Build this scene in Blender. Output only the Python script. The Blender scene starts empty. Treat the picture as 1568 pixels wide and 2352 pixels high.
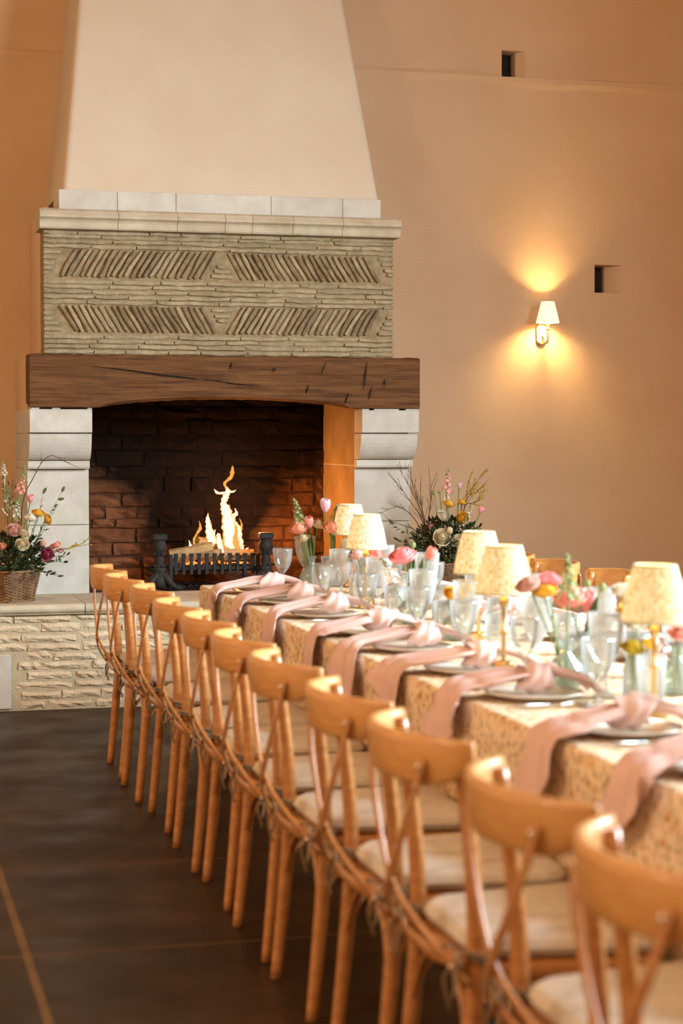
import bpy, bmesh, math, random
from math import sin, cos, pi, sqrt, atan2, radians as R
from mathutils import Vector, Matrix

S = bpy.context.scene
COL = S.collection

# ------------------------------------------------------------------ camera
cd = bpy.data.cameras.new('camera')
cam = bpy.data.objects.new('camera', cd)
COL.objects.link(cam)
S.camera = cam
cd.sensor_fit = 'VERTICAL'
cd.sensor_height = 36.0
cd.lens = 4300.0 / 2352.0 * 36.0
cam.location = (0, 0, 1.45)
cam.rotation_euler = (R(90 - 2.304), 0, R(-14.549))
cd.clip_start = 0.05
cd.dof.use_dof = True
cd.dof.focus_distance = 10.6
cd.dof.aperture_fstop = 2.9
cd.dof.aperture_blades = 9

# ------------------------------------------------------------------ world, lights, exposure
S.view_settings.view_transform = 'Standard'
S.view_settings.look = 'None'
S.view_settings.gamma = 1.0
S.view_settings.use_curve_mapping = False
S.view_settings.exposure = 0.0

W = bpy.data.worlds.new('world')
S.world = W
W.use_nodes = True
W.node_tree.nodes['Background'].inputs[0].default_value = (0.75, 0.86, 1.0, 1)
W.node_tree.nodes['Background'].inputs[1].default_value = 1.0

def lamp(name, kind, loc, energy, color, size=0.1, size_y=None, target=None, spread=None):
    d = bpy.data.lights.new(name, kind)
    d.energy = energy
    d.color = color
    if kind == 'AREA':
        d.size = size
        if size_y:
            d.shape = 'RECTANGLE'
            d.size_y = size_y
        if spread:
            d.spread = R(spread)
    else:
        d.shadow_soft_size = size
    o = bpy.data.objects.new(name, d)
    COL.objects.link(o)
    o.location = loc
    if target:
        o.rotation_euler = (Vector(target) - Vector(loc)).to_track_quat('-Z', 'Y').to_euler()
    return o

# cool daylight through the tall glazed opening in the right wall
lamp('window_daylight', 'AREA', (6.3, 4.3, 3.5), 1600, (0.70, 0.89, 1.0), 3.8, 2.6, (2.4, 5.7, 0.7), 152)
# warm tungsten wall lights of the hall (outside the frame), plus two added fills
WARM = (1.0, 0.52, 0.13)
lamp('aisle_fill_light', 'POINT', (-2.9, 2.7, 3.6), 230, (1.0, 0.82, 0.60), 0.3)  # added fill from the aisle side, lifts chair rails and pads
lamp('hall_light_far', 'POINT', (-3.2, 6.6, 2.4), 120, WARM, 0.2)
lamp('hall_light_right', 'POINT', (5.0, 6.2, 2.0), 55, WARM, 0.2)
lamp('front_fill_light', 'POINT', (0.2, -2.6, 3.0), 210, (1.0, 0.74, 0.45), 0.2)  # added fill behind the camera, stands in for bounce among the chairs

# ------------------------------------------------------------------ materials
def _n(nt, t, **kw):
    n = nt.nodes.new(t)
    for k, v in kw.items():
        setattr(n, k, v)
    return n

MATS = {}
def mat(name, c1, c2=None, rough=0.6, scale=8.0, stretch=(1, 1, 1), bump=0.0, bscale=None, metal=0.0, spec=0.5,
        sub=0.0, rnd=0.0, detail=6.0, c3=None, coat=0.0, sheen=0.0, transl=0.0):
    m = bpy.data.materials.new(name)
    m.use_nodes = True
    nt = m.node_tree
    b = nt.nodes['Principled BSDF']
    b.inputs['Roughness'].default_value = rough
    b.inputs['Metallic'].default_value = metal
    b.inputs['Specular IOR Level'].default_value = spec
    b.inputs['Coat Weight'].default_value = coat
    b.inputs['Sheen Weight'].default_value = sheen
    L = nt.links.new
    tc = _n(nt, 'ShaderNodeTexCoord')
    mp = _n(nt, 'ShaderNodeMapping')
    mp.inputs['Scale'].default_value = stretch
    L(tc.outputs['Object'], mp.inputs['Vector'])
    col = None
    if c2:
        nz = _n(nt, 'ShaderNodeTexNoise')
        nz.inputs['Scale'].default_value = scale
        nz.inputs['Detail'].default_value = detail
        nz.inputs['Roughness'].default_value = 0.62
        L(mp.outputs[0], nz.inputs['Vector'])
        rp = _n(nt, 'ShaderNodeValToRGB')
        rp.color_ramp.elements[0].position = 0.33
        rp.color_ramp.elements[0].color = (*c1, 1)
        rp.color_ramp.elements[1].position = 0.67
        rp.color_ramp.elements[1].color = (*c2, 1)
        if c3:
            e = rp.color_ramp.elements.new(0.8)
            e.color = (*c3, 1)
        L(nz.outputs[0], rp.inputs[0])
        col = rp.outputs[0]
    else:
        rg = _n(nt, 'ShaderNodeRGB')
        rg.outputs[0].default_value = (*c1, 1)
        col = rg.outputs[0]
    if rnd:
        oi = _n(nt, 'ShaderNodeObjectInfo')
        mr = _n(nt, 'ShaderNodeMapRange')
        mr.inputs[3].default_value = 1 - rnd
        mr.inputs[4].default_value = 1 + rnd
        L(oi.outputs['Random'], mr.inputs[0])
        hs = _n(nt, 'ShaderNodeHueSaturation')
        L(mr.outputs[0], hs.inputs['Value'])
        L(col, hs.inputs['Color'])
        col = hs.outputs[0]
    L(col, b.inputs['Base Color'])
    if bump:
        bz = _n(nt, 'ShaderNodeTexNoise')
        bz.inputs['Scale'].default_value = bscale or scale * 3
        bz.inputs['Detail'].default_value = 5
        L(mp.outputs[0], bz.inputs['Vector'])
        bp = _n(nt, 'ShaderNodeBump')
        bp.inputs['Strength'].default_value = min(1.0, bump)
        bp.inputs['Distance'].default_value = 0.01
        L(bz.outputs[0], bp.inputs['Height'])
        L(bp.outputs[0], b.inputs['Normal'])
    if transl:
        tr = _n(nt, 'ShaderNodeBsdfTranslucent')
        L(col, tr.inputs[0])
        mx = _n(nt, 'ShaderNodeMixShader')
        mx.inputs[0].default_value = transl
        L(b.outputs[0], mx.inputs[1])
        L(tr.outputs[0], mx.inputs[2])
        L(mx.outputs[0], nt.nodes['Material Output'].inputs[0])
    MATS[name] = m
    return m

def srgb(r, g, b):
    f = lambda c: (c / 255 / 12.92) if c <= 10 else ((c / 255 + 0.055) / 1.055) ** 2.4
    return (f(r), f(g), f(b))

plaster = mat('plaster', srgb(211, 182, 151), srgb(203, 171, 138), 0.9, 1.6, bump=0.10, bscale=14, spec=0.15)
plaster_hood = mat('hood_plaster', srgb(206, 192, 172), srgb(200, 183, 160), 0.9, 1.8, bump=0.08, bscale=16, spec=0.15)
limestone = mat('limestone', srgb(204, 200, 190), srgb(188, 182, 170), 0.85, 9, bump=0.16, bscale=70, spec=0.2, rnd=0.04)
limestone_warm = mat('weathered_limestone', srgb(204, 193, 170), srgb(178, 163, 138), 0.85, 7, bump=0.2, bscale=60, spec=0.2, rnd=0.06)
rubble = mat('rough_stone', srgb(214, 198, 172), srgb(198, 177, 145), 0.95, 14, bump=0.9, bscale=60, spec=0.1, rnd=0.06)
rubble_mortar = mat('stone_mortar', srgb(196, 180, 152), srgb(182, 166, 138), 0.97, 20, bump=0.7, bscale=110, spec=0.1)
tile_clay = mat('old_tile', srgb(172, 157, 128), srgb(144, 128, 100), 0.95, 16, bump=0.8, bscale=50, spec=0.1, rnd=0.12)
tile_dark = mat('old_dark_tile', srgb(154, 136, 108), srgb(114, 96, 74), 0.95, 16, bump=0.8, bscale=50, spec=0.1, rnd=0.18)
tile_mortar = mat('panel_mortar', srgb(164, 146, 114), srgb(132, 114, 86), 0.97, 18, bump=0.9, bscale=60, spec=0.1)
beech = mat('beech_wood', srgb(198, 138, 80), srgb(170, 106, 54), 0.32, 5, (3, 3, 14), bump=0.05, bscale=30, spec=0.5, rnd=0.07, coat=0.5)
beech_rail = mat('beech_rail_wood', srgb(212, 158, 94), srgb(190, 130, 70), 0.34, 5, (3, 3, 22), bump=0.05, bscale=30, spec=0.5, rnd=0.06, coat=0.25)
linen_pad = mat('seat_linen', srgb(212, 202, 188), srgb(198, 186, 169), 0.95, 60, bump=0.25, bscale=300, spec=0.1)
cord = mat('linen_cord', srgb(150, 128, 102), srgb(128, 106, 82), 0.95, 60, spec=0.1)
steel = mat('screw_steel', (0.75, 0.73, 0.7), None, 0.25, metal=1.0)
silver = mat('cutlery_silver', (0.72, 0.70, 0.67), None, 0.22, metal=1.0)
brass = mat('brass', srgb(222, 190, 132), srgb(204, 168, 104), 0.28, 20, metal=1.0)
iron = mat('cast_iron', srgb(46, 44, 43), srgb(32, 30, 29), 0.65, 20, bump=0.5, bscale=50, spec=0.3)
china = mat('china', srgb(236, 230, 220), None, 0.2, spec=0.5)
napkin_m = mat('napkin_linen', srgb(232, 200, 190), srgb(224, 188, 178), 0.9, 10, bump=0.15, bscale=260, spec=0.1, transl=0.18)
wicker = mat('wicker', srgb(156, 118, 82), srgb(98, 70, 48), 0.6, 26, bump=0.2, spec=0.3)
leaf_m = mat('green_leaf', srgb(84, 104, 62), srgb(54, 76, 44), 0.5, 14, spec=0.3, rnd=0.2, transl=0.2)
leaf_dark = mat('dark_leaf', srgb(74, 80, 48), srgb(46, 52, 31), 0.55, 14, spec=0.3, rnd=0.25, transl=0.12)
leaf_olive = mat('olive_leaf', srgb(118, 124, 78), srgb(84, 92, 56), 0.55, 14, spec=0.3, rnd=0.2, transl=0.2)
stem_m = mat('flower_stem', srgb(122, 146, 86), srgb(96, 124, 66), 0.5, 14, spec=0.3)
bark = mat('twig_bark', srgb(104, 66, 52), srgb(72, 46, 36), 0.8, 24, spec=0.2)
ash = mat('ash', srgb(120, 112, 104), srgb(40, 36, 34), 0.95, 30, bump=0.8)
char = mat('charred_wood', srgb(44, 36, 30), srgb(20, 17, 15), 0.9, 18, bump=0.6)
logwood = mat('split_log', srgb(206, 172, 122), srgb(168, 128, 82), 0.85, 9, (2, 9, 9), bump=0.3)
FL = {}
for k, a, b_ in (('pink', (246, 166, 174), (250, 200, 196)), ('coral', (248, 160, 148), (250, 192, 176)),
                 ('lilac', (226, 176, 206), (240, 206, 214)), ('yellow', (244, 204, 88), (234, 186, 62)),
                 ('white', (244, 238, 222), (228, 222, 198)), ('cream', (238, 226, 194), (222, 206, 164)),
                 ('blush', (238, 204, 190), (226, 176, 160)), ('crimson', (160, 60, 84), (196, 100, 122)),
                 ('peach', (242, 184, 152), (232, 160, 128)), ('green_bud', (170, 184, 128), (142, 160, 104)),
                 ('forsythia', (214, 186, 70), (190, 160, 50)), ('red', (246, 146, 150), (250, 178, 172))):
    FL[k] = mat('petal_' + k, srgb(*a), srgb(*b_), 0.6, 30, spec=0.2, transl=0.3)

def floor_mat():
    m = mat('polished_concrete', srgb(60, 41, 21), srgb(28, 19, 10), 0.32, 1.7, bump=0.06, bscale=8, spec=0.26, c3=srgb(88, 63, 35), detail=9, rnd=0.05)
    nt = m.node_tree
    b = nt.nodes['Principled BSDF']
    nz = _n(nt, 'ShaderNodeTexNoise')
    nz.inputs['Scale'].default_value = 3.0
    nz.inputs['Detail'].default_value = 8
    mr = _n(nt, 'ShaderNodeMapRange')
    mr.inputs[1].default_value = 0.3
    mr.inputs[2].default_value = 0.7
    mr.inputs[3].default_value = 0.34
    mr.inputs[4].default_value = 0.6
    tc = _n(nt, 'ShaderNodeTexCoord')
    nt.links.new(tc.outputs['Object'], nz.inputs['Vector'])
    nt.links.new(nz.outputs[0], mr.inputs[0])
    nt.links.new(mr.outputs[0], b.inputs['Roughness'])
    return m
concrete = floor_mat()
grout = mat('floor_grout', srgb(116, 84, 48), srgb(94, 68, 38), 0.8, 6)

def oak_mat():
    m = mat('oak_beam', srgb(120, 82, 50), srgb(72, 45, 25), 0.75, 2.6, (1.0, 5, 17), bump=0.55, bscale=7, spec=0.15, detail=12, c3=srgb(134, 94, 58))
    return m
oak = oak_mat()

def soot_mat(name, c1, c2, amount=1.0):
    """rubble stones stained by soot: the stain has a fixed shape in the firebox (darkest above the grate and high up)"""
    m = mat(name, c1, c2, 0.95, 9, bump=0.8, bscale=40, spec=0.1, rnd=0.15)
    nt = m.node_tree
    b = nt.nodes['Principled BSDF']
    old = b.inputs['Base Color'].links[0].from_socket
    L = nt.links.new
    ge = _n(nt, 'ShaderNodeNewGeometry')
    sp = _n(nt, 'ShaderNodeSeparateXYZ')
    L(ge.outputs['Position'], sp.inputs[0])
    nz = _n(nt, 'ShaderNodeTexNoise')
    nz.inputs['Scale'].default_value = 3.2
    nz.inputs['Detail'].default_value = 5
    L(ge.outputs['Position'], nz.inputs['Vector'])
    def M(op, a, b2):
        n = _n(nt, 'ShaderNodeMath', operation=op)
        for i, v in enumerate((a, b2)):
            if isinstance(v, (int, float)):
                n.inputs[i].default_value = v
            else:
                L(v, n.inputs[i])
        return n.outputs[0]
    dx = M('ABSOLUTE', M('SUBTRACT', sp.outputs[0], 2.04), 0)
    side = M('SUBTRACT', 1.0, M('DIVIDE', dx, 0.68))           # 1 in the middle, 0 at the sides
    up = M('MULTIPLY', M('SUBTRACT', sp.outputs[2], 1.05), 1.5)  # grows towards the flue
    low = M('MULTIPLY', M('SUBTRACT', 0.72, sp.outputs[2]), 2.0)
    v = M('ADD', M('MAXIMUM', M('ADD', side, M('MULTIPLY', up, 0.55)), M('ADD', up, -0.1)), M('MULTIPLY', M('SUBTRACT', nz.outputs[0], 0.5), 1.3))
    mr = _n(nt, 'ShaderNodeMapRange')
    mr.inputs[1].default_value = 0.0
    mr.inputs[2].default_value = 0.48
    mr.inputs[3].default_value = 0.0
    mr.inputs[4].default_value = 0.97 * amount
    L(v, mr.inputs[0])
    mx = _n(nt, 'ShaderNodeMixRGB')
    L(mr.outputs[0], mx.inputs[0])
    L(old, mx.inputs[1])
    mx.inputs[2].default_value = (*srgb(12, 9, 7), 1)
    L(mx.outputs[0], b.inputs['Base Color'])
    return m
fire_stone = soot_mat('firebox_stone', srgb(118, 82, 56), srgb(84, 55, 36))
fire_mortar = soot_mat('firebox_mortar', srgb(84, 56, 38), srgb(62, 40, 27))

def glass_mat(name, tint=(0.97, 0.99, 0.98), milky=0.08):
    m = bpy.data.materials.new(name)
    m.use_nodes = True
    nt = m.node_tree
    nt.nodes.remove(nt.nodes['Principled BSDF'])
    L = nt.links.new
    tr = _n(nt, 'ShaderNodeBsdfTransparent')
    tr.inputs[0].default_value = (*tint, 1)
    gl = _n(nt, 'ShaderNodeBsdfGlossy')
    gl.inputs['Roughness'].default_value = 0.04
    fr = _n(nt, 'ShaderNodeFresnel')
    fr.inputs[0].default_value = 1.5
    mr = _n(nt, 'ShaderNodeMapRange')
    mr.inputs[3].default_value = 0.03
    mr.inputs[4].default_value = 0.9
    L(fr.outputs[0], mr.inputs[0])
    m1 = _n(nt, 'ShaderNodeMixShader')
    L(mr.outputs[0], m1.inputs[0])
    L(tr.outputs[0], m1.inputs[1])
    L(gl.outputs[0], m1.inputs[2])
    df = _n(nt, 'ShaderNodeBsdfDiffuse')
    df.inputs[0].default_value = (0.94, 0.92, 0.88, 1)
    tl = _n(nt, 'ShaderNodeBsdfTranslucent')
    tl.inputs[0].default_value = (0.94, 0.92, 0.88, 1)
    m3 = _n(nt, 'ShaderNodeMixShader')
    L(df.outputs[0], m3.inputs[1])
    L(tl.outputs[0], m3.inputs[2])
    m2 = _n(nt, 'ShaderNodeMixShader')
    m2.inputs[0].default_value = milky
    L(m1.outputs[0], m2.inputs[1])
    L(m3.outputs[0], m2.inputs[2])
    L(m2.outputs[0], nt.nodes['Material Output'].inputs[0])
    return m
glass = glass_mat('clear_glass', (0.97, 0.985, 0.975), 0.11)
glass_rib = glass_mat('ribbed_glass', (0.95, 0.97, 0.96), 0.21)
glass_green = glass_mat('green_tint_glass', (0.87, 0.94, 0.88), 0.14)

def cloth_mat():
    """cream cloth printed with small ochre and dark green sprigs (flat print, on UVs in metres)"""
    m = bpy.data.materials.new('printed_tablecloth')
    m.use_nodes = True
    nt = m.node_tree
    b = nt.nodes['Principled BSDF']
    b.inputs['Roughness'].default_value = 0.9
    b.inputs['Specular IOR Level'].default_value = 0.1
    L = nt.links.new
    tc = _n(nt, 'ShaderNodeTexCoord')
    def spots(sx, sy, off, thr, wid):
        mp = _n(nt, 'ShaderNodeMapping')
        mp.inputs['Scale'].default_value = (sx, sy, 1)
        mp.inputs['Location'].default_value = (off, off * 0.7, 0)
        L(tc.outputs['UV'], mp.inputs[0])
        nz = _n(nt, 'ShaderNodeTexNoise')
        nz.inputs['Scale'].default_value = 0.9
        nz.inputs['Detail'].default_value = 2
        L(mp.outputs[0], nz.inputs['Vector'])
        ad = _n(nt, 'ShaderNodeMixRGB')
        ad.inputs[0].default_value = 0.25
        L(mp.outputs[0], ad.inputs[1])
        L(nz.outputs['Color'], ad.inputs[2])
        vo = _n(nt, 'ShaderNodeTexVoronoi')
        vo.inputs['Scale'].default_value = 1.0
        L(ad.outputs[0], vo.inputs['Vector'])
        mr = _n(nt, 'ShaderNodeMapRange')
        mr.inputs[1].default_value = thr
        mr.inputs[2].default_value = thr + wid
        mr.inputs[3].default_value = 1
        mr.inputs[4].default_value = 0
        L(vo.outputs['Distance'], mr.inputs[0])
        return mr.outputs[0]
    cur = None
    base = _n(nt, 'ShaderNodeRGB')
    base.outputs[0].default_value = (*srgb(228, 204, 172), 1)
    cur = base.outputs[0]
    for sp, c in ((spots(58, 34, 0.3, 0.25, 0.10), srgb(206, 146, 92)), (spots(84, 40, 2.2, 0.22, 0.09), srgb(146, 120, 90)),
                  (spots(104, 46, 5.1, 0.20, 0.08), srgb(112, 98, 76))):
        mx = _n(nt, 'ShaderNodeMixRGB')
        L(sp, mx.inputs[0])
        L(cur, mx.inputs[1])
        mx.inputs[2].default_value = (*c, 1)
        cur = mx.outputs[0]
    L(cur, b.inputs['Base Color'])
    return m
cloth_m = cloth_mat()

def shade_mat(name, col, e, print_on=True):
    """lit lamp shade: it glows from the bulb inside"""
    m = bpy.data.materials.new(name)
    m.use_nodes = True
    nt = m.node_tree
    b = nt.nodes['Principled BSDF']
    b.inputs['Roughness'].default_value = 0.9
    b.inputs['Specular IOR Level'].default_value = 0.1
    L = nt.links.new
    if print_on:
        tc = _n(nt, 'ShaderNodeTexCoord')
        mp = _n(nt, 'ShaderNodeMapping')
        mp.inputs['Scale'].default_value = (170, 170, 80)
        L(tc.outputs['Object'], mp.inputs[0])
        nz = _n(nt, 'ShaderNodeTexNoise')
        nz.inputs['Scale'].default_value = 1.0
        nz.inputs['Detail'].default_value = 2
        L(mp.outputs[0], nz.inputs['Vector'])
        rp = _n(nt, 'ShaderNodeValToRGB')
        rp.color_ramp.elements[0].position = 0.40
        rp.color_ramp.elements[0].color = (*srgb(196, 184, 126), 1)
        rp.color_ramp.elements[1].position = 0.54
        rp.color_ramp.elements[1].color = (*col, 1)
        L(nz.outputs[0], rp.inputs[0])
        out = rp.outputs[0]
    else:
        rg = _n(nt, 'ShaderNodeRGB')
        rg.outputs[0].default_value = (*col, 1)
        out = rg.outputs[0]
    L(out, b.inputs['Base Color'])
    L(out, b.inputs['Emission Color'])
    b.inputs['Emission Strength'].default_value = e
    return m
shade_print = shade_mat('printed_lamp_shade', srgb(242, 230, 192), 0.36)
shade_trim = mat('shade_trim', srgb(196, 196, 160), None, 0.9)
shade_plain = shade_mat('plain_lamp_shade', srgb(255, 240, 200), 0.95, False)

def emit(name, col, e):
    m = bpy.data.materials.new(name)
    m.use_nodes = True
    nt = m.node_tree
    nt.nodes.remove(nt.nodes['Principled BSDF'])
    em = _n(nt, 'ShaderNodeEmission')
    em.inputs[0].default_value = (*col, 1)
    em.inputs[1].default_value = e
    nt.links.new(em.outputs[0], nt.nodes['Material Output'].inputs[0])
    return m
bulb_m = emit('bulb_glow', (1, 0.82, 0.5), 6)
ember_m = emit('ember_glow', (1, 0.22, 0.03), 2.2)

def flame_mat(name, core, edge, e):
    m = bpy.data.materials.new(name)
    m.use_nodes = True
    nt = m.node_tree
    nt.nodes.remove(nt.nodes['Principled BSDF'])
    L = nt.links.new
    lw = _n(nt, 'ShaderNodeLayerWeight')
    lw.inputs[0].default_value = 0.4
    rp = _n(nt, 'ShaderNodeValToRGB')
    rp.color_ramp.elements[0].position = 0.08
    rp.color_ramp.elements[0].color = (*core, 1)
    rp.color_ramp.elements[1].position = 0.55
    rp.color_ramp.elements[1].color = (*edge, 1)
    L(lw.outputs['Facing'], rp.inputs[0])
    em = _n(nt, 'ShaderNodeEmission')
    em.inputs[1].default_value = e
    L(rp.outputs[0], em.inputs[0])
    tr = _n(nt, 'ShaderNodeBsdfTransparent')
    mx = _n(nt, 'ShaderNodeMixShader')
    mr = _n(nt, 'ShaderNodeMapRange')
    mr.inputs[1].default_value = 0.35
    mr.inputs[2].default_value = 0.9
    L(lw.outputs['Facing'], mr.inputs[0])
    L(mr.outputs[0], mx.inputs[0])
    L(em.outputs[0], mx.inputs[1])
    L(tr.outputs[0], mx.inputs[2])
    L(mx.outputs[0], nt.nodes['Material Output'].inputs[0])
    return m
flame_hot = flame_mat('flame_hot', (1.0, 0.80, 0.50), (1.0, 0.24, 0.02), 1.8)
flame_thin = flame_mat('flame_thin', (1.0, 0.46, 0.09), (0.9, 0.2, 0.02), 1.0)

# ------------------------------------------------------------------ mesh helpers
class M:
    def __init__(s):
        s.v = []
        s.f = []
        s.uv = None
    def add(s, vs, fs):
        o = len(s.v)
        s.v += [tuple(p) for p in vs]
        s.f += [tuple(i + o for i in q) for q in fs]
    def grid(s, P, closed_u=False, closed_v=False):
        nu, nv = len(P), len(P[0])
        fs = []
        for i in range(nu if closed_u else nu - 1):
            for j in range(nv if closed_v else nv - 1):
                a, b = i, (i + 1) % nu
                c, d = j, (j + 1) % nv
                fs.append((a * nv + c, b * nv + c, b * nv + d, a * nv + d))
        s.add([p for r in P for p in r], fs)
    def box(s, x0, x1, y0, y1, z0, z1):
        s.add([(x0, y0, z0), (x1, y0, z0), (x1, y1, z0), (x0, y1, z0), (x0, y0, z1), (x1, y0, z1), (x1, y1, z1), (x0, y1, z1)],
              [(0, 3, 2, 1), (4, 5, 6, 7), (0, 1, 5, 4), (1, 2, 6, 5), (2, 3, 7, 6), (3, 0, 4, 7)])
    def cbox(s, x0, x1, y0, y1, z0, z1, c=0.005):
        """box with every edge chamfered"""
        vs, ids = [], {}
        for ix, x in enumerate((x0, x1)):
            for iy, y in enumerate((y0, y1)):
                for iz, z in enumerate((z0, z1)):
                    sx, sy, sz = (1, -1)[ix], (1, -1)[iy], (1, -1)[iz]
                    for ax, p in enumerate(((x, y + sy * c, z + sz * c), (x + sx * c, y, z + sz * c), (x + sx * c, y + sy * c, z))):
                        ids[ix, iy, iz, ax] = len(vs)
                        vs.append(p)
        fs = []
        for ax in range(3):
            for e in (0, 1):
                q = []
                for a, b in ((0, 0), (1, 0), (1, 1), (0, 1)):
                    k = [a, b]
                    k.insert(ax, e)
                    q.append(ids[(*k, ax)])
                fs.append(q if (e == 1) != (ax == 1) else q[::-1])
        for ax in range(3):
            o1, o2 = [a for a in range(3) if a != ax]
            for a in (0, 1):
                for b in (0, 1):
                    k0, k1 = [0, 0, 0], [0, 0, 0]
                    k1[ax] = 1
                    k0[o1] = k1[o1] = a
                    k0[o2] = k1[o2] = b
                    fs.append((ids[(*k0, o1)], ids[(*k1, o1)], ids[(*k1, o2)], ids[(*k0, o2)]))
        for ix in (0, 1):
            for iy in (0, 1):
                for iz in (0, 1):
                    fs.append((ids[ix, iy, iz, 0], ids[ix, iy, iz, 1], ids[ix, iy, iz, 2]))
        s.add(vs, fs)
    def tube(s, pts, rad, n=8, flat=None, caps=True):
        """sweep along pts; rad: number, list or list of (a,b); flat: direction the second radius follows"""
        pts = [Vector(p) for p in pts]
        k = len(pts)
        rs = rad if isinstance(rad, (list, tuple)) else [rad] * k
        prev = None
        rings = []
        for i, p in enumerate(pts):
            t = (pts[min(i + 1, k - 1)] - pts[max(i - 1, 0)]).normalized()
            if flat is not None:
                f = Vector(flat(i / (k - 1)) if callable(flat) else flat)
                v = (f - t * f.dot(t)).normalized()
                u = v.cross(t)
            else:
                if prev is None:
                    prev = t.orthogonal().normalized()
                u = (prev - t * prev.dot(t)).normalized()
                prev = u
                v = t.cross(u)
            a, b = rs[i] if isinstance(rs[i], (list, tuple)) else (rs[i], rs[i])
            rings.append([p + u * (a * cos(2 * pi * j / n)) + v * (b * sin(2 * pi * j / n)) for j in range(n)])
        o = len(s.v)
        s.grid(rings, closed_v=True)
        if caps:
            s.f.append(tuple(o + j for j in range(n))[::-1])
            s.f.append(tuple(o + (k - 1) * n + j for j in range(n)))
    def lathe(s, prof, n=24, c=(0, 0, 0), rib=None, caps=False):
        P = []
        for r, z in prof:
            row = []
            for j in range(n):
                a = 2 * pi * j / n
                rr = r * (1 + rib(a, z)) if rib else r
                row.append((c[0] + rr * cos(a), c[1] + rr * sin(a), c[2] + z))
            P.append(row)
        o = len(s.v)
        s.grid(P, closed_v=True)
        if caps:
            s.f.append(tuple(o + j for j in range(n))[::-1])
            s.f.append(tuple(o + (len(prof) - 1) * n + j for j in range(n)))
    def ball(s, c, r, n=8, m=5):
        if not isinstance(r, (list, tuple)):
            r = (r, r, r)
        P = []
        for i in range(m + 1):
            a = -pi / 2 + pi * i / m
            P.append([(c[0] + r[0] * cos(a) * cos(2 * pi * j / n), c[1] + r[1] * cos(a) * sin(2 * pi * j / n), c[2] + r[2] * sin(a)) for j in range(n)])
        s.grid(P, closed_v=True)
    def sheet(s, P, th):
        """grid with a real thickness"""
        nu, nv = len(P), len(P[0])
        P = [[Vector(p) for p in r] for r in P]
        Q = []
        for i in range(nu):
            row = []
            for j in range(nv):
                du = P[min(i + 1, nu - 1)][j] - P[max(i - 1, 0)][j]
                dv = P[i][min(j + 1, nv - 1)] - P[i][max(j - 1, 0)]
                nn = du.cross(dv)
                nn = nn.normalized() if nn.length > 1e-9 else Vector((0, 0, 1))
                row.append(P[i][j] - nn * th)
            Q.append(row)
        o = len(s.v)
        s.grid(P)
        o2 = len(s.v)
        s.grid([r[::-1] for r in Q])
        top = lambda i, j: o + i * nv + j
        bot = lambda i, j: o2 + i * nv + (nv - 1 - j)
        for i in range(nu - 1):
            s.f.append((top(i, 0), bot(i, 0), bot(i + 1, 0), top(i + 1, 0)))
            s.f.append((top(i, nv - 1), top(i + 1, nv - 1), bot(i + 1, nv - 1), bot(i, nv - 1)))
        for j in range(nv - 1):
            s.f.append((top(0, j), top(0, j + 1), bot(0, j + 1), bot(0, j)))
            s.f.append((top(nu - 1, j), bot(nu - 1, j), bot(nu - 1, j + 1), top(nu - 1, j + 1)))
    def xf(s, mtx):
        s.v = [tuple(mtx @ Vector(p)) for p in s.v]
        return s
    def mesh(s, name, smooth=True):
        me = bpy.data.meshes.new(name)
        me.from_pydata(s.v, [], s.f)
        if not s.uv:
            bm = bmesh.new()
            bm.from_mesh(me)
            bmesh.ops.recalc_face_normals(bm, faces=bm.faces)
            bm.to_mesh(me)
            bm.free()
        if smooth:
            me.polygons.foreach_set('use_smooth', [True] * len(me.polygons))
        if s.uv:
            ul = me.uv_layers.new(name='UVMap')
            li = [0] * len(me.loops)
            me.loops.foreach_get('vertex_index', li)
            fl = []
            for i in li:
                fl += s.uv[i]
            ul.data.foreach_set('uv', fl)
        return me

def put(name, me, m=None, parent=None, loc=None, rot=None):
    if isinstance(me, M):
        me = me.mesh(name)
    o = bpy.data.objects.new(name, me)
    if m and not me.materials:
        me.materials.append(m)
    COL.objects.link(o)
    if parent:
        o.parent = parent
    if loc:
        o.location = loc
    if rot:
        o.rotation_euler = rot
    return o

def flatput(name, g, m=None, parent=None, loc=None, rot=None):
    return put(name, g.mesh(name, False), m, parent, loc, rot)

def tag(o, label=None, cat=None, group=None, kind=None):
    if label:
        o['label'] = label
    if cat:
        o['category'] = cat
    if group:
        o['group'] = group
    if kind:
        o['kind'] = kind
    return o

def empty(name, loc=(0, 0, 0), rz=0, label=None, cat=None, group=None, kind=None):
    o = bpy.data.objects.new(name, None)
    o.empty_display_size = 0.05
    COL.objects.link(o)
    o.location = loc
    o.rotation_euler = (0, 0, rz)
    return tag(o, label, cat, group, kind)

def dup(src, loc, rz=0, label=None, group=None):
    c = src.copy()
    COL.objects.link(c)
    c.location = loc
    c.rotation_euler = (0, 0, rz)
    if label:
        c['label'] = label
    if group:
        c['group'] = group
    for ch in src.children:
        k = ch.copy()
        COL.objects.link(k)
        k.parent = c
        for g in ch.children:
            q = g.copy()
            COL.objects.link(q)
            q.parent = k
    return c

def bez(p, n=12):
    """smooth curve through the points p (Catmull-Rom)"""
    p = [Vector(a) for a in p]
    p = [p[0] * 2 - p[1]] + p + [p[-1] * 2 - p[-2]]
    out = []
    seg = len(p) - 3
    for i in range(seg):
        a, b, c, d = p[i:i + 4]
        for k in range(n):
            t = k / n
            out.append(0.5 * ((2 * b) + (c - a) * t + (2 * a - 5 * b + 4 * c - d) * t * t + (3 * b - a - 3 * c + d) * t ** 3))
    out.append(p[-2])
    return out

ORD = ['first', 'second', 'third', 'fourth', 'fifth', 'sixth', 'seventh', 'eighth', 'ninth', 'tenth', 'eleventh', 'twelfth']

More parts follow.
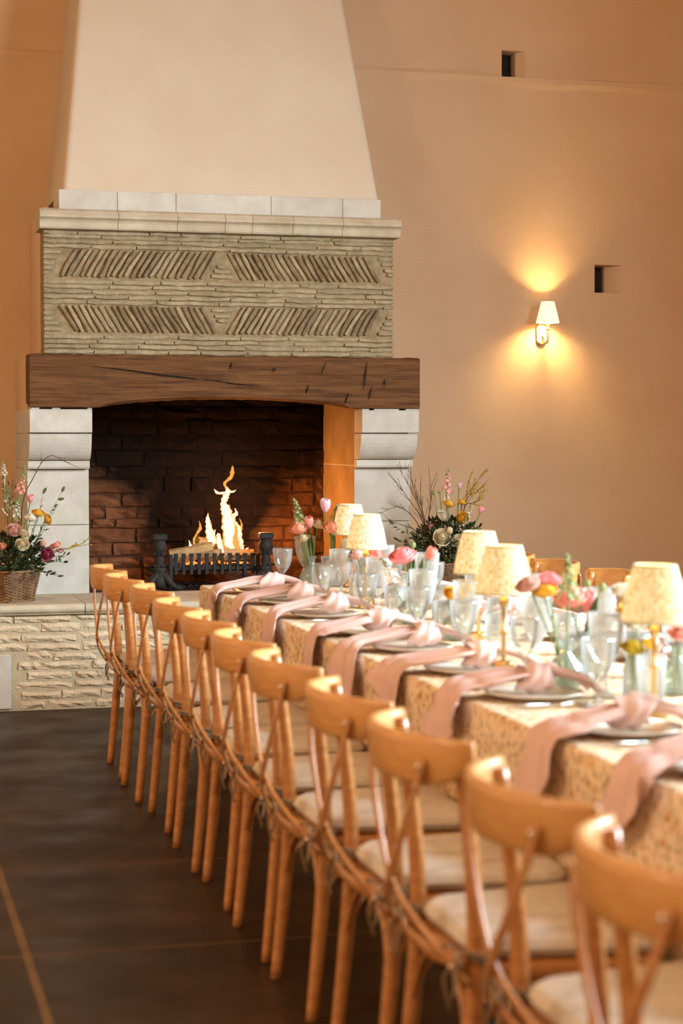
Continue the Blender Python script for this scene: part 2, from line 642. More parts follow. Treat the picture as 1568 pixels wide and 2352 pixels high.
# ------------------------------------------------------------------ the room
X0, X1, Y0, Y1, ZC, YW = -3.6, 5.6, -3.6, 11.4, 6.2, 11.4
rnd = random.Random(7)

fl = tag(flatput('floor', (lambda g: (g.box(X0, X1, Y0, Y1, -0.12, -0.0004), g)[1])(M()), grout), 'brown polished concrete floor laid in large slabs', 'floor', kind='structure')
ys = [5.232 + 1.064 * k for k in range(-9, 7)]
xs = [-4.8, -3.05, -1.3, 0.45, 2.2, 3.95, 5.7]
ys = [max(Y0, y) for y in ys if y > Y0 - 1.0] + [Y1]
for i in range(len(xs) - 1):
    for j in range(len(ys) - 1):
        if ys[j + 1] - ys[j] < 0.05:
            continue
        g = M()
        w = 0.012
        g.cbox(max(X0, xs[i]) + w, min(X1, xs[i + 1]) - w, ys[j] + 0.005, ys[j + 1] - 0.005, -0.05, 0.0, 0.0004)
        flatput('slab', g, concrete, fl)

# back wall with two scaffold holes and a ragged ledge high up
HOLES = [(4.014, 4.172, 3.745, 3.913), (4.655, 4.846, 2.385, 2.565)]
SPLAY = (0.05, 0.09)
gx = sorted(set([X0, X1] + [h[0] for h in HOLES] + [h[1] for h in HOLES] + [3.0 + 0.13 * k for k in range(20) if 3.0 + 0.13 * k < X1 - 0.05] + [0.3, 0.7, 1.1]))
gz = sorted(set([0, 1.0, 2.0, ZC, 3.69, 3.725, 3.76, 3.80, 4.4] + [h[2] for h in HOLES] + [h[3] for h in HOLES]))
g = M()
def wy(x, z):
    d = 0.0
    if 3.70 < z < 3.75:
        d = -0.008 + 0.004 * sin(x * 5)
    elif z >= 3.75:
        d = 0.004
    return YW + d
for i in range(len(gx) - 1):
    for j in range(len(gz) - 1):
        a, b, c, d = gx[i], gx[i + 1], gz[j], gz[j + 1]
        cx_, cz_ = (a + b) / 2, (c + d) / 2
        if any(h[0] < cx_ < h[1] and h[2] < cz_ < h[3] for h in HOLES):
            continue
        wz = lambda x, z: z + (0.018 * sin(x * 2.1 + 1) + 0.010 * sin(x * 7) if 3.68 < z < 3.77 and not any(abs(z - h[2]) < 1e-6 or abs(z - h[3]) < 1e-6 for h in HOLES) else 0)
        g.add([(a, wy(a, c), wz(a, c)), (b, wy(b, c), wz(b, c)), (b, wy(b, d), wz(b, d)), (a, wy(a, d), wz(a, d))], [(0, 1, 2, 3)])
for (a, b, c, d), o in zip(HOLES, SPLAY):  # recesses, splayed on their right side
    yb, ym = YW + 0.30, YW + o
    g.add([(a, YW, c), (b, YW, c), (b, YW, d), (a, YW, d), (a, yb, c), (b - o, yb, c), (b - o, yb, d), (a, yb, d), (b - o, ym, c + 0.006), (b - o, ym, d - 0.006)],
          [(0, 1, 8, 5, 4), (1, 2, 9, 8), (8, 9, 6, 5), (2, 3, 7, 6, 9), (3, 0, 4, 7), (4, 5, 6, 7)])
back = tag(flatput('wall_back', g, plaster), 'warm peach plastered end wall behind the fireplace', 'wall', kind='structure')
g = M()
g.box(X0 - 0.2, X1 + 0.2, YW + 0.31, YW + 0.5, 0, ZC)
flatput('masonry', g, tile_dark, back)
for k, (a, b, c, d) in enumerate(HOLES):
    g = M()
    g.box(a + 0.004, b - SPLAY[k] - 0.004, YW + 0.13, YW + 0.29, c + 0.003, d - 0.003)  # dark block added in the recess, stands in for its shade
    tag(flatput('hole_shade_block', g, char, back), 'dark block added deep in the wall hole as shade')

g = M(); g.box(X0 - 0.2, X0, Y0, Y1 + 0.3, 0, ZC)
tag(flatput('wall_left', g, plaster), 'plastered wall on the left side of the hall', 'wall', kind='structure')
g = M(); g.box(X0 - 0.2, X1 + 0.8, Y0 - 0.2, Y0, 0, ZC)
tag(flatput('wall_front', g, plaster), 'plastered wall behind the viewpoint', 'wall', kind='structure')
g = M(); g.box(X0 - 0.2, X1 + 0.8, Y0 - 0.2, Y1 + 0.5, ZC, ZC + 0.2)
tag(flatput('ceiling', g, plaster), 'plain plastered ceiling of the hall', 'ceiling', kind='structure')
# right wall: thick masonry with one tall opening for daylight
WY0, WY1, WZ1 = 2.2, 6.3, 3.6
g = M()
g.box(X1, X1 + 0.3, Y0, WY0, 0, ZC)
g.box(X1, X1 + 0.3, WY1, Y1 + 0.3, 0, ZC)
g.box(X1, X1 + 0.3, WY0, WY1, WZ1, ZC)
g.box(X1, X1 + 0.3, WY0, WY1, -0.1, 0.9)
tag(flatput('wall_right', g, plaster), 'thick plastered wall with the tall window opening on the right', 'wall', kind='structure')

# ------------------------------------------------------------------ the fireplace
fp = empty('fireplace', (2.05, 10.4, 0), 0, 'tall stone fireplace with oak lintel, herringbone tile panel and tapering plaster hood', 'fireplace')
FPI = Matrix.Translation((-2.05, -10.4, 0))
def fpart(name, g, m, parent=None, smooth=False):
    if parent is None:
        g.xf(FPI)
    else:
        g.xf(FPI)
    o = put(name, g.mesh(name, smooth), m, parent or fp)
    return o

def rough_block(g, x0, x1, y0, y1, z0, z1, c=0.006, j=0.004, rn=rnd, nx=3, nz=2):
    """block whose front (towards -Y) is a broken rock face"""
    P = []
    for a in range(nz + 3):
        row = []
        for b in range(nx + 3):
            tx = min(max(b - 1, 0), nx) / nx
            tz = min(max(a - 1, 0), nz) / nz
            edge = b in (0, nx + 2) or a in (0, nz + 2)
            rim = tx in (0, 1) or tz in (0, 1)
            x, z = x0 + (x1 - x0) * tx, z0 + (z1 - z0) * tz
            if edge:
                row.append((x, y1, z))
            else:
                y = y0 + (c if rim else 0) + rn.uniform(-j, j)
                row.append((x + rn.uniform(-j, j) * (0.8 if rim else 2), y, z + rn.uniform(-j, j) * 0.8))
        P.append(row)
    g.grid([r[::-1] for r in P])

# hearth platform
HZ, HF = 0.565, 9.955
g = M(); g.box(0.435, 3.665, HF + 0.018, YW, 0.0, 0.518)
base = fpart('hearth_base', g, rubble_mortar)
zs = [0.012 + k * 0.0505 for k in range(11)]
for j in range(10):
    x = (0.80 if zs[j] < 0.30 else 0.60) + rnd.uniform(0, 0.1)
    while x < 3.66:
        w = rnd.uniform(0.10, 0.30)
        x2 = min(x + w, 3.67)
        if x2 - x > 0.05:
            g = M()
            h = rnd.uniform(0.030, 0.041)
            z0 = zs[j] + rnd.uniform(0.0, 0.008)
            rough_block(g, x, x2, HF + rnd.uniform(0.0, 0.010), HF + 0.05, z0, z0 + h, 0.010, 0.0055, nx=6)
            fpart('stone', g, rubble, base)
        x = x2 + rnd.uniform(0.008, 0.03)
for j, (za, zb) in enumerate(((0.01, 0.30), (0.31, 0.515))):   # smooth quoins at the left corner
    g = M(); g.cbox(0.42, (0.785, 0.58)[j], HF + 0.004, HF + 0.3, za, zb, 0.006)
    fpart('quoin', g, limestone, base)
def prism_x(g, prof, x0, x1):
    n = len(prof)
    g.add([(x0, y, z) for y, z in prof] + [(x1, y, z) for y, z in prof],
          [(i, (i + 1) % n, n + (i + 1) % n, n + i) for i in range(n)] + [tuple(range(n))[::-1], tuple(range(n, 2 * n))])
nose = [(HF + 0.03, 0.505), (HF - 0.005, 0.507), (HF - 0.012, 0.512)]
nose += [(HF + 0.005 - 0.028 * cos(a), 0.540 + 0.025 * sin(a)) for a in [(-80 + 20 * k) * pi / 180 for k in range(9)]]
nose += [(HF + 0.03, HZ), (10.62, HZ), (10.62, 0.505)]
for a, b in ((0.40, 1.172), (1.176, 1.95), (1.954, 2.72), (2.724, 3.70)):
    g = M(); prism_x(g, nose[::-1], a, b)
    fpart('hearth_slab', g, limestone_warm)
g = M(); g.box(1.0, 3.1, 10.62, YW - 0.02, 0.52, HZ - 0.004)
fpart('firebox_floor', g, fire_mortar)

# jambs: moulded corbel on top of plain shafts
def jamb(x0, x1, nm):
    j = empty(nm, (0, 0, 0)); j.parent = fp
    F = 10.42
    def blk(prof):
        g = M(); prism_x(g, prof, x0, x1)
        fpart('block', g, limestone, j)
    blk([(11.36, 1.602), (11.36, 1.472), (F + .004, 1.472), (F, 1.476), (F, 1.594), (F + .006, 1.602)][::-1])
    cv = [(F + 0.022 + 0.10 * (1 - cos(t)) ** 0.9, 1.466 - 0.148 * sin(t)) for t in [k * pi / 2 / 9 for k in range(10)]]
    blk(([(11.36, 1.468)] + [(F + 0.012, 1.468)] + cv + [(11.36, 1.318)]))
    blk([(11.36, 1.315), (F + 0.125, 1.315), (F + 0.122, 1.310), (F + 0.122, 1.282), (F + 0.130, 1.270), (11.36, 1.270)])
    S_ = 10.595
    blk([(11.36, 1.266), (S_ + .003, 1.266), (S_, 1.262), (S_, 0.958), (S_ + .003, 0.954), (11.36, 0.954)])
    blk([(11.36, 0.951), (S_ + .003, 0.951), (S_, 0.947), (S_, HZ), (11.36, HZ)])
jamb(0.932, 1.275, 'jamb')
jamb(2.828, 3.168, 'jamb')
# plastered flanks behind the jambs and the brick panel
g = M()
g.box(0.936, 1.27, 10.62, YW + 0.02, 0.0, 1.900)
fpart('flank', g, plaster)
g = M()
g.box(2.885, 3.164, 10.62, YW + 0.02, 0.0, 1.900)
fpart('flank', g, plaster)
g = M()
g.box(1.024, 1.27, 10.52, YW + 0.02, 1.905, 2.72)
fpart('chimney_side', g, plaster)
g = M()
g.box(2.83, 3.01, 10.52, YW + 0.02, 1.905, 2.72)
fpart('chimney_side', g, plaster)
g = M()
g.box(1.272, 2.828, 10.52, YW + 0.02, 2.55, 2.72)
fpart('chimney_cover', g, plaster)
cheek_stone = mat('cheek_stone', srgb(176, 148, 108), srgb(152, 124, 86), 0.9, 6, bump=0.2, bscale=50, spec=0.1)
# ashlar cheek on the right of the fire
for z0, z1, ya, yb in ((HZ, 1.278, 10.60, 11.33), (1.282, 1.90, 10.60, 11.17), (1.282, 1.90, 11.174, 11.33)):
    g = M(); g.cbox(2.826, 2.90, ya, yb, z0, z1, 0.003)
    fpart('cheek_block', g, cheek_stone)
# firebox back of sooty rubble
g = M(); g.box(1.2, 2.9, 11.345, 11.39, 0.5, 2.6)
fb = fpart('firebox_back', g, fire_mortar)
z = 0.57
while z < 2.2:
    h = rnd.uniform(0.045, 0.085)
    x = 1.27 - rnd.uniform(0, 0.15)
    while x < 2.84:
        w = rnd.uniform(0.10, 0.30)
        g = M()
        rough_block(g, x, min(x + w, 2.84), 11.318 + rnd.uniform(0, 0.02), 11.36, z, z + h, 0.012, 0.007)
        fpart('stone', g, fire_stone, fb)
        x += w + rnd.uniform(0.008, 0.02)
    z += h + rnd.uniform(0.008, 0.016)

# oak lintel, its underside cut to a shallow arch
def arch(x):
    t = (x - 1.33) / (2.74 - 1.33)
    return 1.611 + (0.048 * max(0, sin(pi * min(1, max(0, t)))) ** 0.6 if 0 < t < 1 else 0)
g = M()
rn = random.Random(3)
N = 64
prof = []
for i in range(N + 1):
    x = 0.932 + (3.168 - 0.932) * i / N
    zb = arch(x)
    e = lambda s: rn.uniform(-s, s)
    wv = 0.004 * sin(x * 9) + e(0.0015)
    cb = 0.016 if zb > 1.615 else 0.004
    col_ = [(x, 10.655, zb + 0.03), (x, 10.42 + cb, zb + e(.002)), (x, 10.40 + wv, zb + cb)]
    for k in range(1, 7):
        t = k / 7
        y = 10.40 + wv + e(0.0016) + 0.010 * sin(t * pi) * 0.2
        col_.append((x, y, zb + cb + (1.893 - zb - cb) * t))
    zt = 1.906 + e(0.003)
    col_ += [(x, 10.402 + wv, zt - 0.010), (x, 10.415, zt), (x, 10.655, 1.906)]
    prof.append(col_)
o = len(g.v)
g.grid([c[::-1] for c in prof], closed_v=True)
nv = len(prof[0])
g.f.append(tuple(o + j for j in range(nv)))
g.f.append(tuple(o + N * nv + j for j in range(nv))[::-1])
lintel = fpart('oak_lintel', g, oak)
# long drying crack along the face, and adze cuts: thin dark slivers set into the wood
def slit(pts, w):
    g = M()
    P = bez(pts, 5)
    k = len(P)
    wf = lambda i: w * sin(pi * (i + 0.3) / (k - 0.4))
    rows = []
    for i, p in enumerate(P):
        d = (P[min(i + 1, k - 1)] - P[max(i - 1, 0)]).normalized()
        nrm = Vector((-d.z, 0, d.x))
        hw = wf(i)
        rows.append([p + nrm * hw, p + Vector((0, 0.006, 0)), p - nrm * hw])
    g.grid(rows)
    return g
y_ = 10.394
crack = slit([(1.22, y_, 1.845), (1.45, y_, 1.822), (1.7, y_, 1.790), (1.95, y_, 1.765), (2.10, y_, 1.745), (2.22, y_, 1.742)], 0.004)
fpart('crack', crack, char, lintel)
for (x, z, l, dx) in ((2.58, 1.845, 0.07, 0.03), (2.83, 1.80, 0.16, 0.02), (2.49, 1.72, 0.05, 0.015), (2.86, 1.70, 0.08, 0.02), (2.72, 1.67, 0.06, 0.02), (2.05, 1.85, 0.04, 0.012), (2.95, 1.76, 0.05, 0.008), (2.30, 1.83, 0.03, 0.01)):
    fpart('adze_cut', slit([(x, y_ - 0.001, z - l / 2), (x + dx * 0.4, y_ - 0.001, z), (x + dx, y_ - 0.001, z + l / 2)], 0.0032), char, lintel)
# packing slips between jamb and lintel
for a, b in ((0.94, 0.985), (1.055, 1.10), (1.25, 1.275), (2.83, 2.87), (2.9, 3.05), (3.09, 3.16)):
    g = M(); g.cbox(a, b, 10.425, 10.6, 1.602, 1.611, 0.001)
    fpart('packing_slip', g, limestone)

# tile panel: thin tiles laid flat and in two herringbone friezes
PX0, PX1, PZ0, PZ1, PF = 1.012, 3.022, 1.906, 2.592, 10.432
g = M(); g.box(PX0 + 0.006, PX1 - 0.006, PF + 0.017, 10.66, PZ0, PZ1)
panel = fpart('tile_panel', g, tile_mortar)
rt = random.Random(11)
def tile(cx, cz, L, T, ang, proud, m):
    g = M()
    nseg = max(2, int(L / 0.05))
    P = []
    ph = rt.uniform(0, 6)
    for i in range(nseg + 1):
        t = -L / 2 + L * i / nseg
        bend = 0.002 * sin(ph + t * 30) + rt.uniform(-0.0012, 0.0012)
        th = T * rt.uniform(0.82, 1.12) * (0.75 if i in (0, nseg) else 1)
        pr = proud + rt.uniform(-0.003, 0.003)
        P.append([(t, 0.05, -th / 2 + bend), (t, -pr + .003, -th / 2 + bend), (t, -pr, bend - th * 0.2), (t, -pr - 0.001, bend + th * 0.25), (t, -pr + .004, th / 2 + bend), (t, 0.05, th / 2 + bend)])
    o = len(g.v)
    g.grid([r[::-1] for r in P])
    g.f.append(tuple(o + j for j in range(6)))
    g.f.append(tuple(o + nseg * 6 + j for j in range(6))[::-1])
    g.xf(Matrix.Translation((cx, PF + 0.022, cz)) @ Matrix.Rotation(-ang, 4, 'Y'))
    fpart('tile', g, m, panel)
def flat_run(x0, x1, z, T, proudf=0.022):
    x = x0
    while x < x1 - 0.03:
        w = min(rt.uniform(0.16, 0.42), x1 - x)
        if x1 - x - w < 0.06:
            w = x1 - x
        tile(x + w / 2, z + rt.uniform(-.002, .002), w - 0.006, T, rt.uniform(-.008, .008), proudf + rt.uniform(-.008, .004), tile_clay)
        x += w
bands = [(2.338, 2.484, 1), (2.032, 2.178, -1)]
zrows = [1.921, 1.949, 1.977, 2.005] + [2.196, 2.224, 2.252, 2.280, 2.308] + [2.502, 2.530, 2.556, 2.578]
for z in zrows:
    flat_run(PX0, PX1, z, 0.0215)
for z0, z1, sg in bands:
    zc = (z0 + z1) / 2
    for half, (xa, xb) in enumerate(((1.135, 1.955), (2.075, 2.905))):
        s_ = sg if half == 0 else -sg
        n_ = 23
        for k in range(n_):
            x = xa + (xb - xa) * (k + 0.5) / n_
            tile(x, zc, 0.170 + rt.uniform(-.008, .004), 0.0205, s_ * R(59 + rt.uniform(-2.5, 2.5)), 0.024 + rt.uniform(-.006, .003), tile_dark if rt.random() < 0.55 else tile_clay)
    for k in range(5):
        z = z0 + 0.012 + k * 0.0295
        t = (z - zc) / (z1 - z0)
        lean = 0.085
        flat_run(PX0, 1.135 - 0.045 + sg * t * lean - 0.012, z, 0.0215)
        flat_run(2.905 + 0.045 - sg * t * lean + 0.012, PX1, z, 0.0215)
        hw = 0.012 - sg * t * 0.085
        if hw > 0.0:
            flat_run(2.015 - 0.017 - hw, 2.015 + 0.017 + hw, z, 0.0215)

# moulded shelf, cap course and hood
shelf = [(10.66, 2.592), (10.392, 2.592), (10.385, 2.600), (10.380, 2.628), (10.372, 2.640), (10.352, 2.652), (10.350, 2.662), (10.372, 2.690), (10.395, 2.702), (10.66, 2.702)]
jx = [0.988, 1.42, 1.75, 2.02, 2.175, 2.41, 2.70, 3.046]
sh = empty('moulded_shelf'); sh.parent = fp
for a, b in zip(jx[:-1], jx[1:]):
    g = M(); prism_x(g, shelf, a + 0.0012, b - 0.0012)
    fpart('stone', g, limestone_warm, sh)
cc = empty('cap_course'); cc.parent = fp
for a, b in zip([1.10, 1.425, 1.755, 2.30, 2.72], [1.425, 1.755, 2.30, 2.72, 2.948]):
    g = M(); g.cbox(a + 0.001, b - 0.001, 10.455, 10.75, 2.702, 2.816, 0.003)
    fpart('stone', g, limestone, cc)
g = M()
rows = []
for z in (2.812, 3.2, 3.6, 4.0, 4.6, 5.3, ZC):
    hw = 0.909 - (z - 2.82) * 0.113
    yf = 10.463 + (z - 2.82) * 0.252
    cxm = 2.031
    r = 0.035
    row = [(cxm - hw, YW + 0.03, z)]
    for k in range(5):
        a = pi + k * pi / 8
        row.append((cxm - hw + r + r * cos(a), yf + r + r * sin(a), z))
    row.append((cxm - hw * 0.4, yf, z)); row.append((cxm + hw * 0.4, yf, z))
    for k in range(5):
        a = -pi / 2 + k * pi / 8
        row.append((cxm + hw - r + r * cos(a), yf + r + r * sin(a), z))
    row.append((cxm + hw, YW + 0.03, z))
    rows.append(row)
g.grid([r_[::-1] for r_ in rows])
n_ = len(rows[0])
g.f.append(tuple(range(n_)))
hood = fpart('plaster_hood', g, plaster_hood, smooth=True)
hood.data.polygons.foreach_set('use_smooth', [False] * len(hood.data.polygons))

# fire irons
def andiron(x, label, side):
    t = empty('andiron', (x, 10.68, HZ), 0, label, 'andiron')
    g = M()
    sq = lambda pr: g.lathe([(r * 1.2, z) for r, z in pr], 8)
    sq([(0.0, 0.02), (0.040, 0.02), (0.036, 0.06), (0.030, 0.10), (0.034, 0.115), (0.034, 0.125), (0.024, 0.135), (0.023, 0.16), (0.026, 0.17), (0.022, 0.185), (0.024, 0.215), (0.034, 0.232), (0.036, 0.255), (0.030, 0.272), (0.026, 0.285), (0.032, 0.292), (0.0, 0.293)])
    put('column', g.mesh('column', True), iron, t, rot=(0, 0, pi / 8))
    g = M(); g.cbox(-0.04, 0.04, -0.04, 0.04, 0.29, 0.326, 0.006)
    flatput('cap', g, iron, t)
    for q in range(3):
        for a in range(4):
            g = M()
            g.ball((0.032 * cos(a * pi / 2 + .4), 0.032 * sin(a * pi / 2 + .4), 0.07 + q * 0.07), 0.011, 6, 4)
            put('boss', g, iron, t)
    for s in (-1, 1):
        g = M()
        g.tube(bez([(0, 0, 0.10), (s * 0.035, -0.02, 0.075), (s * 0.07, -0.035, 0.03), (s * 0.105, -0.05, 0.014)], 5), [(.026, .026)] * 4 + [(.024, .024)] * 4 + [(.020, .020)] * 4 + [(.016, .016)] * 4, 8)
        g.ball((s * 0.108, -0.051, 0.014), (0.020, 0.016, 0.013), 8, 5)
        put('claw_foot', g, iron, t)
    g = M(); g.cbox(-0.012, 0.012, 0.0, 0.45, 0.085, 0.11, 0.003)
    flatput('back_bar', g, iron, t)
    return t
andiron(1.69, 'ornate black cast iron andiron at the left of the fire', -1)
andiron(2.315, 'ornate black cast iron andiron at the right of the fire', 1)
gr = empty('fire_grate', (2.02, 10.74, HZ), 0, 'low black iron grate with upright bars holding the burning logs', 'grate')
for k in range(11):
    g = M()
    x = -0.225 + k * 0.0455
    w = 0.010
    g.cbox(x - w, x + w, -0.006, 0.006, 0.082, 0.205, 0.002)
    g.cbox(x - w * 1.25, x + w * 1.25, -0.008, 0.008, 0.190, 0.206, 0.002)
    flatput('upright_bar', g, iron, gr)
for z in (0.118,):
    g = M(); g.cbox(-0.26, 0.28, 0.004, 0.018, z - 0.010, z + 0.010, 0.002); flatput('rail', g, iron, gr)
g = M(); g.cbox(-0.26, 0.28, 0.40, 0.414, 0.10, 0.13, 0.002); flatput('rail', g, iron, gr)
for x in (-0.255, 0.262):
    for y in (0.0, 0.40):
        g = M(); g.cbox(x - 0.011, x + 0.011, y - 0.008, y + 0.016, 0.0, 0.20, 0.002); flatput('leg', g, iron, gr)
    g = M(); g.cbox(x - 0.010, x + 0.010, 0.0, 0.41, 0.105, 0.125, 0.002); flatput('rail', g, iron, gr)
for k in range(7):
    g = M(); g.cbox(-0.24, 0.26, 0.03 + k * 0.055, 0.05 + k * 0.055, 0.10, 0.114, 0.002); flatput('floor_bar', g, iron, gr)
# ash and embers
g = M()
ra = random.Random(5)
for k in range(260):
    x, y = ra.uniform(-0.24, 0.25), ra.uniform(0.03, 0.36)
    r = ra.uniform(0.006, 0.017)
    g.ball((x, y, 0.118 + r * 0.7), (r, r * 0.9, r * 0.7), 5, 3)
tag(flatput('ash_bed', g, ash, None, (2.02, 10.74, HZ)), 'grey ash and cinders lying in the fire grate', 'ash', kind='stuff')
g = M()
for k in range(320):
    x, y = ra.uniform(-0.42, 0.42), ra.uniform(-0.03, 0.35)
    r = ra.uniform(0.005, 0.014)
    g.ball((x, y, r * 0.6), (r, r, r * 0.7), 5, 3)
tag(flatput('cinders', g, char, None, (2.02, 10.78, HZ)), 'black cinders scattered on the hearth under the grate', 'cinders', kind='stuff')
g = M()
for k in range(40):
    x, y = ra.uniform(-0.16, 0.22), ra.uniform(0.05, 0.22)
    r = ra.uniform(0.006, 0.013)
    g.ball((x, y, 0.134 + r * 0.7), (r, r, r * 0.7), 5, 3)
tag(flatput('embers', g, ember_m, None, (2.02, 10.74, HZ)), 'glowing red embers between the logs', 'embers', kind='stuff')
# split logs
def log(p, q, r, roll, label, m=logwood):
    g = M()
    p, q = Vector(p), Vector(q)
    d = (q - p)
    L_ = d.length
    rl = random.Random(label)
    rows = []
    for i in range(7):
        row = []
        for k, (a, s_) in enumerate(((0, 1), (0.9, 1.02), (1.8, 0.95), (2.5, .5), (3.4, .25), (4.6, .55), (5.5, .9))):
            rr = r * s_ * rl.uniform(0.93, 1.07)
            row.append((i / 6 * L_ - L_ / 2, rr * cos(a), rr * sin(a)))
        rows.append(row)
    g.grid([x_[::-1] for x_ in rows], closed_v=True)
    g.f.append(tuple(range(7)))
    g.f.append(tuple(42 + k for k in range(7))[::-1])
    rot = Vector((1, 0, 0)).rotation_difference(d.normalized()).to_matrix().to_4x4() @ Matrix.Rotation(roll, 4, 'X')
    g.xf(rot)
    o = put('log', g.mesh('log', False), m)
    o.location = (p + q) / 2
    tag(o, label, 'log', 'burning logs in the grate')
Z = HZ
log((1.78, 10.83, Z + .165), (2.03, 10.80, Z + .215), 0.060, 0.3, 'pale split log at the left front of the grate')
log((1.96, 10.86, Z + .165), (2.13, 10.82, Z + .19), 0.048, 0.2, 'split log lying in the middle of the grate')
log((2.08, 10.84, Z + .165), (2.27, 10.80, Z + .17), 0.056, 0.9, 'pale split log at the right of the grate')
log((1.95, 10.90, Z + .255), (2.20, 10.96, Z + .235), 0.040, 1.4, 'small split log lying across the top of the fire')
log((1.84, 10.98, Z + .165), (2.24, 11.02, Z + .17), 0.060, 0.6, 'charred log at the back of the grate', char)
log((1.90, 10.92, Z + .215), (1.98, 10.98, Z + .275), 0.038, 0.1, 'dark burnt log end leaning behind the left log', char)
log((2.10, 10.88, Z + .270), (2.19, 10.90, Z + .250), 0.026, 0.5, 'charred block on top right of the logs', char)
# flames
fire = empty('fire', (2.1, 10.88, Z + .18), 0, 'bright orange flames leaping up from the logs', 'fire')
def fl_pt(px, py, y=0.0):
    return (2.155 + (px - 535) * 0.00262 - 2.1, y, 1.277 - (py - 1070) * 0.0026 - (Z + .18))
def tongue(pts, m, y=0.0, n=10):
    P = [fl_pt(a, b, y + 0.012 * sin(i * 1.7)) for i, (a, b, w) in enumerate(pts)]
    C = bez(P, 6)
    ws = [w for _, _, w in pts]
    k = len(C)
    rad = []
    for i in range(k):
        t = i / (k - 1) * (len(ws) - 1)
        a = int(min(t, len(ws) - 2))
        w = (ws[a] + (ws[a + 1] - ws[a]) * (t - a)) * 0.00131
        w *= 1 + 0.16 * sin(i * 1.9 + pts[0][0]) + 0.10 * sin(i * 0.7 + pts[0][1])
        rad.append((max(w, 0.0004), max(w * 0.6, 0.0004)))
    g = M()
    g.tube(C, rad, n, flat=(0, 1, 0))
    put('flame', g, m, fire)
tongue([(542, 1284, 20), (540, 1262, 34), (531, 1232, 36), (527, 1200, 32), (522, 1172, 24), (516, 1155, 15), (520, 1140, 14), (525, 1128, 12), (522, 1116, 3)], flame_hot)
tongue([(522, 1130, 5), (510, 1132, 6), (500, 1130, 7), (493, 1122, 1)], flame_hot, 0.0)
tongue([(522, 1131, 5), (532, 1129, 6), (539, 1128, 4), (543, 1124, 1)], flame_hot, 0.0)
tongue([(522, 1122, 5), (519, 1110, 7), (525, 1102, 7), (532, 1095, 9), (536, 1085, 10), (537, 1076, 7), (535, 1069, 1)], flame_thin)
tongue([(558, 1296, 8), (555, 1270, 18), (552, 1240, 22), (548, 1212, 16), (541, 1195, 10), (546, 1178, 3)], flame_hot, 0.03)
tongue([(528, 1200, 12), (538, 1184, 12), (544, 1178, 8), (540, 1166, 2)], flame_hot, -0.01)
tongue([(486, 1252, 12), (484, 1232, 18), (480, 1208, 16), (477, 1190, 9), (479, 1176, 1)], flame_hot, -0.02)
tongue([(496, 1246, 10), (492, 1226, 9), (496, 1214, 1)], flame_hot, -0.01)
tongue([(506, 1262, 8), (503, 1240, 14), (500, 1226, 10), (497, 1222, 1)], flame_hot, -0.04)
tongue([(443, 1276, 14), (440, 1262, 11), (436, 1248, 6), (432, 1236, 1)], flame_hot, -0.05)
tongue([(452, 1272, 6), (447, 1240, 5), (452, 1224, 5), (460, 1210, 8), (459, 1194, 1)], flame_thin, -0.02)
tongue([(462, 1276, 5), (458, 1250, 4), (461, 1236, 1)], flame_thin, -0.03)
tongue([(508, 1276, 5), (507, 1256, 5), (503, 1240, 1)], flame_hot, -0.09)
tongue([(560, 1292, 5), (561, 1274, 10), (566, 1262, 6), (572, 1256, 1)], flame_hot, 0.0)
tongue([(559, 1276, 8), (558, 1262, 6), (563, 1250, 1)], flame_hot, 0.01)
tongue([(547, 1288, 8), (545, 1262, 14), (538, 1238, 12), (540, 1216, 7), (536, 1200, 1)], flame_thin, -0.05)
tongue([(530, 1280, 8), (525, 1250, 14), (522, 1215, 12), (517, 1190, 7), (521, 1168, 1)], flame_thin, 0.05)
tongue([(551, 1292, 8), (558, 1255, 12), (556, 1225, 10), (560, 1205, 5), (556, 1190, 1)], flame_thin, 0.05)
tongue([(490, 1256, 8), (489, 1232, 10), (486, 1212, 8), (488, 1198, 1)], flame_thin, 0.02)
tongue([(515, 1262, 8), (512, 1248, 9), (514, 1234, 5), (511, 1224, 1)], flame_thin, -0.02)
tongue([(532, 1262, 14), (520, 1240, 12), (516, 1222, 1)], flame_hot, -0.03)
lf = lamp('firelight', 'POINT', (2.27, 10.96, 0.98), 24, (1.0, 0.36, 0.07), 0.10)

